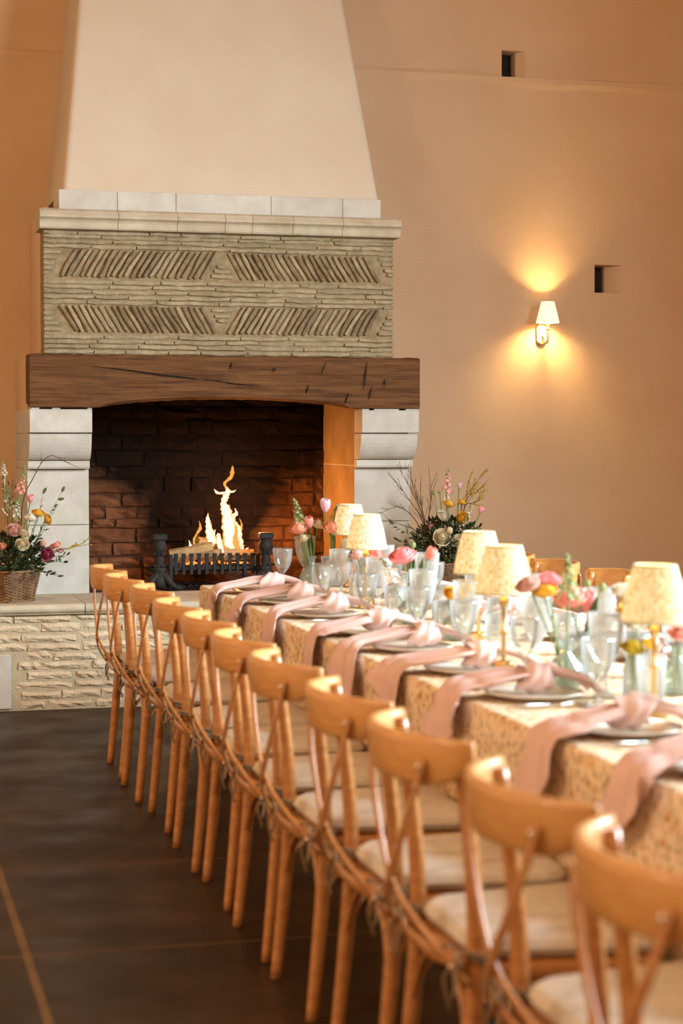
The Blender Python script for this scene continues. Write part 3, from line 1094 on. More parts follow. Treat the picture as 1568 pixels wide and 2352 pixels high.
# ------------------------------------------------------------------ cross-back chairs
def make_chair():
    t = empty('dining_chair')
    for s in (-1, 1):
        g = M()
        C = bez([(-0.022, s * 0.193, 0.0), (0.000, s * 0.190, 0.22), (0.016, s * 0.187, 0.46), (0.006, s * 0.190, 0.66), (-0.022, s * 0.196, 0.872)], 7)
        g.tube(C, [0.0148 + 0.0034 * sin(pi * min(1, i / 22)) for i in range(len(C))], 12)
        put('rear_leg', g, beech, t)
    for s in (-1, 1):
        g = M()
        C = bez([(0.400, s * 0.205, 0.0), (0.392, s * 0.200, 0.22), (0.385, s * 0.190, 0.43)], 6)
        g.tube(C, [0.0145 + 0.003 * i / len(C) for i in range(len(C))], 12)
        put('front_leg', g, beech, t)
    # bent top rail wrapping round behind the posts
    rows = []
    NS = 30
    for i in range(NS + 1):
        s = -1 + 2 * i / NS
        y = 0.232 * s
        x = -0.116 + 0.112 * abs(s) ** 2.3
        tx = 0.112 * 2.3 * abs(s) ** 1.3 / 0.232 * (1 if s > 0 else -1)
        nrm = Vector((1, -tx, 0)).normalized()
        e = max(0.0, (abs(s) - 0.55) / 0.45)
        hh = 0.0490 * max(0.36, sqrt(max(0.0, 1 - 0.9 * e ** 2.8)))
        zc = 0.892 - hh - 0.006 * e
        th = 0.0125 * max(0.55, sqrt(max(0, 1 - (max(0, (abs(s) - .93) / .07)) ** 2)))
        row = []
        for k in range(16):
            a = 2 * pi * k / 16
            cx_ = abs(cos(a)) ** 0.55 * (1 if cos(a) > 0 else -1)
            sx_ = abs(sin(a)) ** 0.55 * (1 if sin(a) > 0 else -1)
            lean = -0.10 * (sx_ * hh)
            row.append(Vector((x + lean, y, zc + sx_ * hh)) + nrm * (cx_ * th))
        rows.append(row)
    g = M()
    o = 0
    g.grid(rows, closed_v=True)
    g.f.append(tuple(range(16))[::-1]); g.f.append(tuple(NS * 16 + k for k in range(16)))
    put('top_rail', g, beech_rail, t)
    # two crossing straps, bowed backwards, screwed to rail and posts
    for s in (-1, 1):
        g = M()
        off = 0.004 * s
        C = bez([(-0.080, s * 0.164, 0.846), (-0.092, s * 0.153, 0.79), (-0.100 + off, s * 0.100, 0.69), (-0.098 + off, 0.0, 0.578), (-0.062 + off, -s * 0.110, 0.497), (-0.020, -s * 0.185, 0.445), (-0.004, -s * 0.207, 0.425)], 7)
        k = len(C) - 1
        g.tube(C, [((0.0168 - 0.004 * sin(pi * i / k)) * (0.75 if i in (0, k) else 1), 0.0050) for i in range(k + 1)], 10, flat=lambda u: (1, 0.25 * s * (1 - 2 * u), 0.15))
        p = put('cross_strap', g, beech, t)
        for (x, y, z) in ((-0.091, s * 0.161, 0.832), (-0.031, -s * 0.178, 0.452)):
            g = M(); g.ball((x, y, z), (0.004, 0.0068, 0.0068), 8, 5); put('screw', g, steel, p)
        # bent foot of the strap that closes behind the seat
        g = M()
        C = bez([(-0.010, s * 0.204, 0.470), (-0.034, s * 0.150, 0.462), (-0.042, s * 0.07, 0.457), (-0.043, 0, 0.456)], 6)
        g.tube(C, [(0.0145, 0.0042)] * len(C), 8, flat=(1, 0, 0.1))
        put('back_band', g, beech, t)
    # seat frame
    def outline(x0, x1, wb, wf, r, n=7):
        pts = []
        for cx_, cy_, a0 in ((x1 - r, wf - r, 0), (x0 + r, wb - r, 90), (x0 + r, -(wb - r), 180), (x1 - r, -(wf - r), 270)):
            for k in range(n):
                a = R(a0 + 90 * k / (n - 1))
                pts.append((cx_ + r * cos(a), cy_ + r * sin(a)))
        return pts
    def slab(x0, x1, wb, wf, r, levels, m, name):
        g = M()
        rows = [[(x, y, z) for x, y in outline(x0 + d, x1 - d, wb - d, wf - d, max(r - d, .01))] for d, z in levels]
        n_ = len(rows[0])
        g.grid(rows, closed_v=True)
        g.f.append(tuple(range(n_))[::-1]); g.f.append(tuple((len(rows) - 1) * n_ + k for k in range(n_)))
        return put(name, g, m, t)
    slab(-0.005, 0.412, 0.190, 0.218, 0.09, [(0.004, 0.418), (0, 0.422), (0, 0.452), (0.004, 0.456)], beech, 'seat_frame')
    pad = slab(0.012, 0.415, 0.188, 0.222, 0.075, [(0.016, 0.462), (0.004, 0.468), (0, 0.480), (0.004, 0.494), (0.020, 0.503), (0.07, 0.507)], linen_pad, 'seat_pad')
    g = M()
    C = outline(0.012, 0.415, 0.188, 0.222, 0.075, 6)
    g.tube([(x, y, 0.481) for x, y in C] + [(C[0][0], C[0][1], 0.481)], 0.0035, 6)
    put('piping', g, linen_pad, pad)
    # curved braces under the seat
    for s in (-1, 1):
        g = M()
        C = bez([(0.004, s * 0.188, 0.275), (0.035, s * 0.186, 0.35), (0.10, s * 0.182, 0.40), (0.19, s * 0.178, 0.418)], 5)
        g.tube(C, [(0.006, 0.011)] * len(C), 8, flat=(0, 1, 0)); put('brace', g, beech, t)
        g = M()
        C = bez([(0.392, s * 0.192, 0.275), (0.36, s * 0.188, 0.35), (0.30, s * 0.184, 0.40), (0.21, s * 0.180, 0.418)], 5)
        g.tube(C, [(0.006, 0.011)] * len(C), 8, flat=(0, 1, 0)); put('brace', g, beech, t)
        g = M()
        C = bez([(0.004, s * 0.180, 0.285), (0.010, s * 0.145, 0.36), (0.014, s * 0.09, 0.405), (0.016, s * 0.02, 0.417)], 5)
        g.tube(C, [(0.006, 0.011)] * len(C), 8, flat=(1, 0, 0)); put('brace', g, beech, t)
    # pad ties knotted round the posts
    for s in (-1, 1):
        g = M()
        ring = [(0.016 + 0.0215 * cos(a), s * 0.187 + 0.0215 * sin(a), 0.478 + 0.006 * sin(a * 2)) for a in [2 * pi * k / 14 for k in range(15)]]
        g.tube(ring, 0.0042, 6)
        g.tube([(x, y, z - 0.010) for x, y, z in ring], 0.004, 6)
        y = s * 0.187
        g.ball((-0.010, y - 0.004, 0.472), (0.010, 0.012, 0.010), 8, 5)
        rl = random.Random(3 + s)
        for q in (-1, 1):
            g.tube(bez([(-0.010, y, 0.472), (-0.030, y + q * 0.030, 0.49), (-0.038, y + q * 0.045, 0.475), (-0.022, y + q * 0.02, 0.462), (-0.010, y, 0.470)], 5), 0.0038, 5)
            g.tube(bez([(-0.010, y, 0.470), (-0.028, y + q * 0.016, 0.45), (-0.036, y + q * 0.034, 0.42), (-0.032 + q * .008, y + q * 0.03, 0.385 - 0.02 * q)], 5), 0.0036, 5)
        put('pad_tie', g, cord, t)
    return t

rc = random.Random(21)
chair0 = make_chair()
CX = 1.105
LEFT = [8.075, 7.53, 6.94, 6.30, 5.778, 5.20, 4.654, 4.04, 3.50, 2.89, 2.36]
LDX = [0.0, -0.012, 0.012, 0.0, 0.01, 0.0, -0.005, 0.0, 0.0, 0.0, -0.015]
for i, y in enumerate(LEFT):
    lab = 'beech cross-back chair with beige pad, ' + ORD[i] + ' from the fireplace on the aisle side'
    rz = R(rc.uniform(-1.2, 1.2))
    if i == 0:
        chair0.location = (CX + LDX[i], y, 0)
        tag(chair0, lab, 'chair', 'cross-back chairs along the near side of the table')
    else:
        dup(chair0, (CX + LDX[i], y, 0), rz, lab)
RIGHT = [8.50, 7.93, 7.28, 6.66, 6.06]
for i, y in enumerate(RIGHT):
    dup(chair0, (3.02, y, 0), pi + R(rc.uniform(-2, 2)), 'beech cross-back chair on the far side of the table, ' + ORD[i] + ' from the fireplace', 'cross-back chairs along the far side of the table')

# ------------------------------------------------------------------ table and cloth
TX0, TX1, TY0, TY1, TZ = 1.545, 2.585, 1.75, 8.62, 0.757
tb = empty('dining_table', (2.06, 5.2, 0), 0, 'long banquet trestle table hidden beneath the printed cloth', 'table')
g = M(); g.cbox(TX0 + 0.012 - 2.06, TX1 - 0.012 - 2.06, TY0 + 0.012 - 5.2, TY1 - 0.012 - 5.2, 0.72, TZ - 0.008, 0.003)
flatput('tabletop', g, logwood, tb)
for x in (TX0 + 0.12, TX1 - 0.12):
    for y in (TY0 + 0.2, 3.9, 5.2, 6.5, TY1 - 0.2):
        g = M(); g.cbox(x - 0.03 - 2.06, x + 0.03 - 2.06, y - 0.03 - 5.2, y + 0.03 - 5.2, 0, 0.72, 0.003)
        flatput('leg', g, logwood, tb)
# the cloth: one surface, top and a softly folded drop on all sides
per = []
def addseg(a, b, n):
    for k in range(n):
        t = k / n
        per.append((a[0] + (b[0] - a[0]) * t, a[1] + (b[1] - a[1]) * t))
r_ = 0.02
addseg((TX0, TY0 + r_), (TX0, TY1 - r_), 300)
addseg((TX0 + r_, TY1), (TX1 - r_, TY1), 46)
addseg((TX1, TY1 - r_), (TX1, TY0 + r_), 300)
addseg((TX1 - r_, TY0), (TX0 + r_, TY0), 46)
acc, ul = 0, []
for i, p in enumerate(per):
    ul.append(acc)
    q = per[(i + 1) % len(per)]
    acc += sqrt((q[0] - p[0]) ** 2 + (q[1] - p[1]) ** 2)
levels = [(0.0, TZ, -0.018), (0.004, TZ, -0.008), (0.012, TZ - 0.004, -0.002), (0.02, TZ - 0.012, 0.0), (0.05, TZ - 0.05, 0.001)] + [(0.05 + d, TZ - 0.05 - d, 0.001 + 0.010 * d) for d in (0.08, 0.16, 0.26, 0.36, 0.46, 0.56, 0.64, 0.697)]
cl = M()
rows, uvs = [], []
cxm, cym = (TX0 + TX1) / 2, (TY0 + TY1) / 2
for lv, z, off in levels:
    row = []
    for i, (x, y) in enumerate(per):
        u = ul[i]
        left = abs(x - TX0) < 1e-6
        nx_ = -1 if x <= TX0 + r_ / 2 else (1 if x >= TX1 - r_ / 2 else 0)
        ny_ = 1 if y >= TY1 - r_ / 2 else (-1 if y <= TY0 + r_ / 2 else 0)
        f = max(0, lv - 0.05) / 0.7
        wv = f * (0.010 * sin(u * 9.5 + sin(u * 2.3) * 2) + 0.005 * sin(u * 23 + 1))
        d = off + wv
        row.append((x + nx_ * d, y + ny_ * d, z))
        uvs.append((u, lv))
    rows.append(row)
cl.grid([r2[::-1] for r2 in rows], closed_v=True)
uvs2 = []
n_ = len(per)
for a in range(len(levels)):
    uvs2 += uvs[a * n_:(a + 1) * n_][::-1]
o = len(cl.v)
NXT, NYT = 12, 70
rt2 = random.Random(4)
P = []
for i in range(NXT + 1):
    P.append([(TX0 + 0.018 + (TX1 - TX0 - 0.036) * i / NXT, TY0 + 0.018 + (TY1 - TY0 - 0.036) * j / NYT, TZ + 0.0003) for j in range(NYT + 1)])
cl.grid(P)
uvs2 += [(p[1], p[0] + 3) for r2 in P for p in r2]
cl.uv = uvs2
ob = tag(put('tablecloth', cl, cloth_m), 'floor length cream cloth printed with small ochre sprigs over the long table', 'tablecloth')
TOP = TZ + 0.0012

# ------------------------------------------------------------------ place settings
def goblet_mesh(h, rb, rim, twist, n_rib, ribd):
    g = M()
    bowl0 = h * 0.42
    prof = [(0.0, 0.002), (0.034, 0.001), (0.036, 0.003), (0.020, 0.008), (0.007, 0.018), (0.0048, h * 0.16), (0.0048, h * 0.28), (0.009, h * 0.31), (0.0055, h * 0.335), (0.010, h * 0.36)]
    for k in range(11):
        t = k / 10
        prof.append((rb * (0.30 + 0.70 * sin(min(1, t * 1.35) * pi / 2)) * (1 - t) + (rb * 0.97 + (rim - rb * 0.97) * t ** 2) * t, h * 0.375 + (h - h * 0.375) * t))
    ins = [(r - 0.0016, z) for r, z in prof[-9:]][::-1]
    rib = lambda a, z: ribd * cos(n_rib * a + twist * z) if z > h * 0.36 else 0
    g.lathe(prof + ins, 48, rib=rib)
    return g
wine_me = goblet_mesh(0.226, 0.046, 0.050, 55, 16, 0.016).mesh('wine_goblet')
water_me = goblet_mesh(0.178, 0.043, 0.046, 0, 14, 0.012).mesh('water_goblet')
def tumbler_mesh():
    g = M()
    prof = [(0, 0.003), (0.028, 0.001), (0.031, 0.004), (0.033, 0.03), (0.036, 0.08), (0.039, 0.13), (0.0375, 0.13), (0.034, 0.08), (0.030, 0.02), (0.0, 0.014)]
    g.lathe(prof, 48, rib=lambda a, z: 0.02 * cos(18 * a + 25 * z))
    return g.mesh('ribbed_tumbler')
tumbler_me = tumbler_mesh()
for me_, m_ in ((wine_me, glass_rib), (water_me, glass), (tumbler_me, glass_rib)):
    me_.materials.append(m_)
def gl(name, me_, x, y, label, group):
    o = put(name, me_, None, None, (x, y, TOP), (0, 0, rc.uniform(0, 6)))
    tag(o, label, 'glass', group)

g = M()
g.lathe([(0, 0.004), (0.075, 0.003), (0.080, 0.0), (0.084, 0.003), (0.110, 0.011), (0.132, 0.017), (0.133, 0.019), (0.110, 0.0145), (0.082, 0.008), (0.0, 0.007)], 40)
plate_me = g.mesh('dinner_plate'); plate_me.materials.append(china)
def knife():
    g = M()
    g.tube([(-0.11, 0, 0.006), (-0.09, 0, 0.007), (0.0, 0, 0.006)], [(0.005, 0.0035), (0.0065, 0.004), (0.0045, 0.003)], 8, flat=(0, 0, 1))
    g.tube([(0, 0, 0.006), (0.03, 0.001, 0.006), (0.09, 0.001, 0.006), (0.12, 0.003, 0.006)], [(0.0045, 0.002), (0.009, 0.0009), (0.0095, 0.0009), (0.002, 0.0006)], 8, flat=(0, 0, 1))
    return g.mesh('table_knife')
def spoon():
    g = M()
    g.tube([(-0.10, 0, 0.006), (-0.08, 0, 0.0065), (0.0, 0, 0.007), (0.045, 0, 0.012)], [(0.006, 0.0018), (0.007, 0.002), (0.003, 0.002), (0.003, 0.002)], 8, flat=(0, 0, 1))
    P = []
    for i in range(9):
        t = i / 8
        w = 0.021 * sin(pi * (0.06 + 0.94 * t * 0.98)) ** 0.7
        P.append([(0.042 + 0.065 * t, w * s, 0.012 - 0.008 * (1 - s * s) * sin(pi * t) - 0.004 * t) for s in (-1, -.6, -.2, .2, .6, 1)])
    g.sheet([r2[::-1] for r2 in P], 0.0012)
    return g.mesh('soup_spoon')
def fork():
    g = M()
    g.tube([(-0.10, 0, 0.006), (-0.08, 0, 0.0065), (0.0, 0, 0.007), (0.03, 0, 0.010)], [(0.006, 0.0018), (0.007, 0.002), (0.003, 0.002), (0.003, 0.002)], 8, flat=(0, 0, 1))
    g.tube([(0.03, 0, 0.010), (0.045, 0, 0.008), (0.06, 0, 0.008)], [(0.004, 0.0012), (0.012, 0.0012), (0.012, 0.0012)], 8, flat=(0, 0, 1))
    for k in range(4):
        y = -0.0095 + k * 0.0063
        g.tube([(0.058, y, 0.008), (0.08, y, 0.009), (0.105, y, 0.013)], [0.0019, 0.0016, 0.0008], 6)
    return g.mesh('table_fork')
knife_me, spoon_me, fork_me = knife(), spoon(), fork()
for me_ in (knife_me, spoon_me, fork_me):
    me_.materials.append(silver)

def napkin(x, y, sgn, label, group, seed):
    """linen napkin tied in one knot; its long tail runs out over the table edge and hangs down the cloth"""
    rn_ = random.Random(seed)
    t = empty('napkin', (x, y, TOP), 0 if sgn > 0 else pi, label, 'napkin', group)
    H0 = 0.020   # lies on the plate
    edge = (x - TX0 if sgn > 0 else TX1 - x) + 0.004
    hang = rn_.uniform(0.09, 0.20)
    yaw = rn_.uniform(-0.08, 0.14)
    skew = rn_.choice((-1.3, -0.8, 0.9, 1.4))
    path = [(-0.02, H0 + 0.026), (-0.07, H0 + 0.022), (-0.13, H0 + 0.010), (-edge + 0.05, 0.020), (-edge + 0.012, 0.013), (-edge - 0.014, -0.008), (-edge - 0.020, -0.05), (-edge - 0.022, -hang * 0.6), (-edge - 0.021, -hang)]
    C = bez([(a, 0, b) for a, b in path], 4)
    k = len(C) - 1
    P = []
    ph = rn_.uniform(0, 6)
    for i, p in enumerate(C):
        u = i / k
        w = 0.036 + 0.085 * u ** 0.6 + 0.012 * sin(u * 9 + ph)
        row = []
        hangf = max(0.0, (u - 0.55) / 0.45)
        for j in range(13):
            s = -1 + j / 6
            fold = (0.014 * (1 - 0.25 * u)) * (cos(s * pi * 2.1 + ph)) + 0.005 * sin(s * 8 + ph)
            lift = max(0, fold + 0.013)
            if hangf > 0:
                px, pz = p.x - lift * hangf, p.z + lift * (1 - hangf)
                pz += hangf * (0.06 * skew * s + 0.05 * s * s - 0.02)
                px -= 0.018 * hangf * hangf * s * s
            else:
                px, pz = p.x, p.z + lift
            row.append((px, s * w + yaw * u * 0.6 + 0.02 * sin(u * 4 + ph), pz))
        P.append(row)
    g = M(); g.sheet(P, 0.0016)
    put('long_tail', g, napkin_m, t)
    # short tail fanning towards the middle of the table
    P = []
    for i in range(10):
        u = i / 9
        w = 0.030 + 0.055 * u
        row = []
        for j in range(11):
            s = -1 + j / 5
            fold = 0.015 * (cos(s * pi * 2.3 + ph) + 1) * (1 - .3 * u)
            row.append((0.02 + 0.14 * u, s * w + 0.03 * u * sin(ph), 0.004 + (H0 + 0.022) * (1 - u) ** 0.7 * 0.9 + fold + 0.018 * (1 if u < .75 else (1 - u) * 4) * (H0 / .02)))
        P.append(row)
    g = M(); g.sheet(P[::-1], 0.0016)
    put('short_tail', g, napkin_m, t)
    # the knot: a band wrapped round the gathered cloth
    rows = []
    for i in range(25):
        a = 2 * pi * i / 24
        row = []
        for j in range(9):
            s = -1 + j / 4
            wd = 0.046 + 0.010 * sin(a * 2 + ph)
            rr = 0.038 + 0.012 * (1 - s * s) + 0.0045 * cos(s * 7 + a * 1.5 + ph)
            row.append((0.0 + s * wd + 0.012 * sin(a + 0.6), rr * 1.25 * cos(a), H0 + 0.034 + rr * 0.80 * sin(a)))
        rows.append(row)
    g = M(); g.grid([r2[::-1] for r2 in rows])
    P = []
    for i in range(9):
        u = i / 8
        P.append([(-0.03 + 0.06 * u, (-1 + j / 3) * 0.03, H0 + 0.066 + 0.006 * sin(u * pi) + 0.004 * cos(j * 2.0 + ph)) for j in range(7)])
    put('knot', g, napkin_m, t)
    return t

for i, y in enumerate(LEFT):
    nm = ORD[i] + ' place from the fireplace, aisle side'
    xk = 1.775 if i < 6 else 1.745
    o = put('dinner_plate', plate_me, None, None, (1.735, y, TOP)); tag(o, 'white china plate under the napkin at the ' + nm, 'plate', 'plates on the aisle side')
    napkin(xk, y + rc.uniform(-.01, .02), 1, 'knotted dusty pink linen napkin at the ' + nm, 'napkins on the aisle side', i * 7 + 1)
    for k, (n_, me_, cat, dy) in enumerate((('table_knife', knife_me, 'knife', -0.165), ('soup_spoon', spoon_me, 'spoon', -0.19), ('table_fork', fork_me, 'fork', 0.165))):
        o = put(n_, me_, None, None, (1.715 + 0.01 * k, y + dy, TOP), (0, 0, R(rc.uniform(-3, 3))))
        tag(o, 'silver ' + n_.replace('_', ' ') + ' at the ' + nm, cat, 'cutlery on the aisle side')
    if i == 0:
        gl('wine_goblet', wine_me, 2.035, 8.52, 'tall spiral ribbed wine goblet at the ' + nm, 'wine goblets on the aisle side')
        gl('water_goblet', water_me, 1.90, 8.40, 'bell shaped clear water goblet at the ' + nm, 'water goblets on the aisle side')
    else:
        gl('wine_goblet', wine_me, 1.93 + rc.uniform(-.02, .02), y - 0.02 + rc.uniform(-.03, .03), 'tall spiral ribbed wine goblet at the ' + nm, 'wine goblets on the aisle side')
        gl('water_goblet', water_me, 1.845 + rc.uniform(-.015, .015), y - 0.17 + rc.uniform(-.03, .03), 'bell shaped clear water goblet at the ' + nm, 'water goblets on the aisle side')
    gl('ribbed_tumbler', tumbler_me, 1.965 + rc.uniform(-.02, .02), y - 0.21 + rc.uniform(-.03, .03), 'straight ribbed glass tumbler at the ' + nm, 'tumblers on the aisle side')
RS = [8.30, 7.75, 7.16, 6.56, 5.96, 5.36, 4.78, 4.2]
for i, y in enumerate(RS):
    nm = ORD[i] + ' place from the fireplace, far side'
    o = put('dinner_plate', plate_me, None, None, (2.405, y, TOP)); tag(o, 'white china plate under the napkin at the ' + nm, 'plate', 'plates on the far side')
    t = napkin(2.37, y, -1, 'knotted dusty pink linen napkin at the ' + nm, 'napkins on the far side', i * 11 + 3)
    gl('wine_goblet', wine_me, 2.22 + rc.uniform(-.02, .02), y + 0.02, 'tall spiral ribbed wine goblet at the ' + nm, 'wine goblets on the far side')
    gl('ribbed_tumbler', tumbler_me, 2.16 + rc.uniform(-.02, .02), y + 0.20, 'straight ribbed glass tumbler at the ' + nm, 'tumblers on the far side')
    gl('water_goblet', water_me, 2.285 + rc.uniform(-.015, .015), y + 0.17, 'bell shaped clear water goblet at the ' + nm, 'water goblets on the far side')

# ------------------------------------------------------------------ table lamps
def make_lamp():
    t = empty('table_lamp')
    g = M()
    prof = [(0, 0.0), (0.030, 0.0), (0.031, 0.003), (0.030, 0.006), (0.030, 0.038), (0.031, 0.042), (0.027, 0.046), (0.010, 0.048)]
    g.lathe(prof, 72, rib=lambda a, z: 0.05 * cos(24 * a) if 0.005 < z < 0.04 else 0)
    put('base', g, brass, t)
    g = M()
    g.lathe([(0.0065, 0.046), (0.0065, 0.12), (0.012, 0.128), (0.012, 0.134), (0.0065, 0.14), (0.0065, 0.20), (0.013, 0.212), (0.016, 0.222), (0.010, 0.228), (0.010, 0.27), (0, 0.27)], 20)
    put('stem', g, brass, t)
    g = M(); g.ball((0, 0, 0.295), (0.016, 0.016, 0.024), 12, 8)
    put('bulb', g, bulb_m, t)
    z0, z1, r0, r1 = 0.243, 0.378, 0.081, 0.051
    g = M()
    rows = []
    N = 192
    for i in range(9):
        u = i / 8
        r = r0 + (r1 - r0) * u + 0.003 * sin(pi * u)
        rows.append([((r + 0.0018 * cos(2 * pi * j / 4 + 0.4 * sin(u * 5 + j * .02)) * 1.0) * cos(2 * pi * j / N), (r + 0.0018 * cos(2 * pi * j / 4)) * sin(2 * pi * j / N), z0 + (z1 - z0) * u) for j in range(N)])
    g.grid(rows, closed_v=True)
    sh_ = put('pleated_shade', g, shade_print, t)
    for z, r in ((z0, r0), (z1, r1)):
        g = M()
        g.tube([(r * cos(2 * pi * j / 40), r * sin(2 * pi * j / 40), z) for j in range(41)], (0.0034), 6, caps=False)
        put('trim', g, shade_trim, sh_)
    return t
LAMPS = [(2.205, 8.34, 'brass table lamp with pleated printed shade, farthest from the viewer beside the tulips'),
         (1.988, 7.26, 'brass table lamp with pleated printed shade, second from the fireplace'),
         (1.985, 5.85, 'brass table lamp with pleated printed shade, in front of the right flower basket'),
         (1.800, 5.08, 'brass table lamp with pleated printed shade, nearest the aisle side and fourth from the fireplace'),
         (1.885, 4.22, 'brass table lamp with pleated printed shade, nearest the viewer at the right edge')]
lamp0 = make_lamp()
for i, (x, y, lab) in enumerate(LAMPS):
    if i == 0:
        lamp0.location = (x, y, TOP)
        tag(lamp0, lab, 'lamp', 'table lamps down the middle of the table')
    else:
        dup(lamp0, (x, y, TOP), R(37 * i), lab)
    lamp('table_lamp_light', 'POINT', (x, y, TOP + 0.335), 0.8, (1.0, 0.76, 0.45), 0.02)

# ------------------------------------------------------------------ wall sconce
sc = empty('wall_sconce', (4.286, YW - 0.002, 2.11), 0, 'small cream wall sconce with a lit white shade on the right wall', 'sconce')
ivory = mat('ivory_glaze', srgb(236, 216, 176), srgb(226, 204, 164), 0.25, 6, spec=0.6)
g = M()
rows = []
for d, y in ((0.012, 0.0), (0.004, -0.004), (0.0, -0.010), (0.004, -0.016), (0.018, -0.019)):
    row = []
    for k in range(28):
        a = 2 * pi * k / 28
        cx_, sz_ = cos(a), sin(a)
        row.append(((0.036 - d) * cx_, y, (0.036 - d) * sz_ + (0.034 if sz_ > 0 else -0.034)))
    rows.append(row)
g.grid(rows, closed_v=True); g.f.append(tuple(4 * 28 + k for k in range(28)))
put('back_plate', g, ivory, sc)
g = M()
g.tube(bez([(0.004, -0.016, -0.012), (0.004, -0.05, -0.016), (0.002, -0.085, -0.052), (0.0, -0.115, -0.055), (0.0, -0.122, -0.020), (0.0, -0.122, 0.03)], 6), 0.0085, 10)
put('curved_arm', g, ivory, sc)
g = M(); g.lathe([(0, 0.02), (0.015, 0.022), (0.018, 0.028), (0.009, 0.034), (0.009, 0.05), (0.016, 0.055), (0.009, 0.062), (0.009, 0.10), (0, 0.10)], 18, (0, -0.122, 0))
put('candle_holder', g, ivory, sc)
g = M()
g.lathe([(0.0735, 0.067), (0.0745, 0.071), (0.042, 0.201), (0.0405, 0.201), (0.073, 0.070)], 40, (0, -0.122, 0))
put('shade', g, shade_plain, sc)
g = M(); g.ball((0, -0.122, 0.125), (0.014, 0.014, 0.024), 10, 6); put('bulb', g, bulb_m, sc)
lamp('sconce_light', 'POINT', (4.286, YW - 0.124, 2.11 + 0.13), 46, (1.0, 0.68, 0.29), 0.035)

# ------------------------------------------------------------------ flowers
rf = random.Random(99)
def frame(axis):
    a = Vector(axis).normalized()
    return Vector((0, 0, 1)).rotation_difference(a).to_matrix().to_4x4()

def petals_layered(Rr, layers, per_l, seed, openf=0.5, ruffle=0.0):
    """rose or ranunculus: cupped overlapping petals, axis +Z, centred on the bloom"""
    rl = random.Random(seed)
    g = M()
    for L_ in range(layers):
        t = (L_ + 1) / layers
        npt = per_l if L_ else 3
        for q in range(npt):
            a0 = 2 * pi * (q + 0.5 * (L_ % 2)) / npt + rl.uniform(-.2, .2)
            span = 2.4 * pi / npt * 0.62
            P = []
            rt_ = Rr * (0.16 + 0.84 * t) * rl.uniform(0.94, 1.05)
            ht = Rr * (0.62 - (0.35 + 0.5 * openf) * t * t) * rl.uniform(0.95, 1.05)
            hb = -0.55 * Rr
            for i in range(5):
                v = i / 4
                row = []
                for j in range(5):
                    s = -1 + j / 2
                    vv = v * (1 - 0.12 * s * s)
                    r = rt_ * (1 - (1 - vv) ** 2.2) * (1 - 0.42 * (1 - t) * vv * vv) * (1 + 0.10 * max(0, vv - .8) * 5 * openf * t) + 0.02 * Rr
                    h = hb + (ht - hb) * vv ** 1.35
                    h += ruffle * Rr * sin(s * 6 + q) * vv
                    a = a0 + s * span * (0.45 + 0.55 * min(1, vv * 1.6))
                    row.append((r * cos(a), r * sin(a), h))
                P.append(row)
            g.grid([r_[::-1] for r_ in P])
    g.ball((0, 0, -0.45 * Rr), (0.30 * Rr, 0.30 * Rr, 0.18 * Rr), 8, 4)
    g.ball((0, 0, 0.05 * Rr), (0.5 * Rr, 0.5 * Rr, 0.34 * Rr), 10, 6)
    return g

def tulip_bloom(Rr, H, seed):
    rl = random.Random(seed)
    g = M()
    for lay in range(2):
        for q in range(3):
            a0 = 2 * pi * (q + 0.5 * lay) / 3 + rl.uniform(-.1, .1)
            P = []
            for i in range(8):
                v = i / 7
                r = Rr * (0.92 if lay == 0 else 1.02) * (0.18 + 0.86 * sin(pi * (0.06 + 0.62 * v)) ** 0.9) * (1 - 0.10 * v)
                row = []
                for j in range(7):
                    s = -1 + j / 3
                    sp = 1.12 * (1 - max(0, (v - 0.55) / 0.45) ** 2 * 0.72)
                    a = a0 + s * sp
                    row.append((r * cos(a) * (1 - .05 * s * s), r * sin(a) * (1 - .05 * s * s), -H / 2 + H * v * (1 - 0.06 * s * s)))
                P.append(row)
            g.grid([r_[::-1] for r_ in P])
    return g

def spike_bloom(Lh, Rr, seed, n=26):
    rl = random.Random(seed)
    g = M()
    for k in range(n):
        t = k / (n - 1)
        z = -Lh / 2 + Lh * t
        a = k * 2.4
        r = Rr * (1.0 - 0.72 * t)
        c = Vector((r * cos(a), r * sin(a), z))
        s = Rr * (0.62 - 0.36 * t)
        if t < 0.75:
            for q in range(4):
                b = q * pi / 2 + k
                d = Vector((cos(a), sin(a), 0.4)).normalized()
                u = d.orthogonal().normalized()
                w = d.cross(u)
                e = u * cos(b) + w * sin(b)
                f = d.cross(e)
                g.add([c, c + e * s * 0.6 + f * s * .45 + d * s * .3, c + e * s + d * s * 0.35, c + e * s * .6 - f * s * .45 + d * s * .3], [(0, 1, 2, 3)])
        else:
            g.ball(c, s * 0.62, 6, 4)
    return g

def leaf_grid(Lh, w, bend=0.25, fold=0.15, n=6):
    P = []
    for i in range(n + 1):
        t = i / n
        ww = w * sin(pi * min(1, 0.06 + 0.94 * t)) ** 0.75
        z = Lh * t
        x = bend * Lh * t * t
        P.append([(x + abs(s) * fold * ww, s * ww, z) for s in (-1, -.5, 0, .5, 1)])
    return P

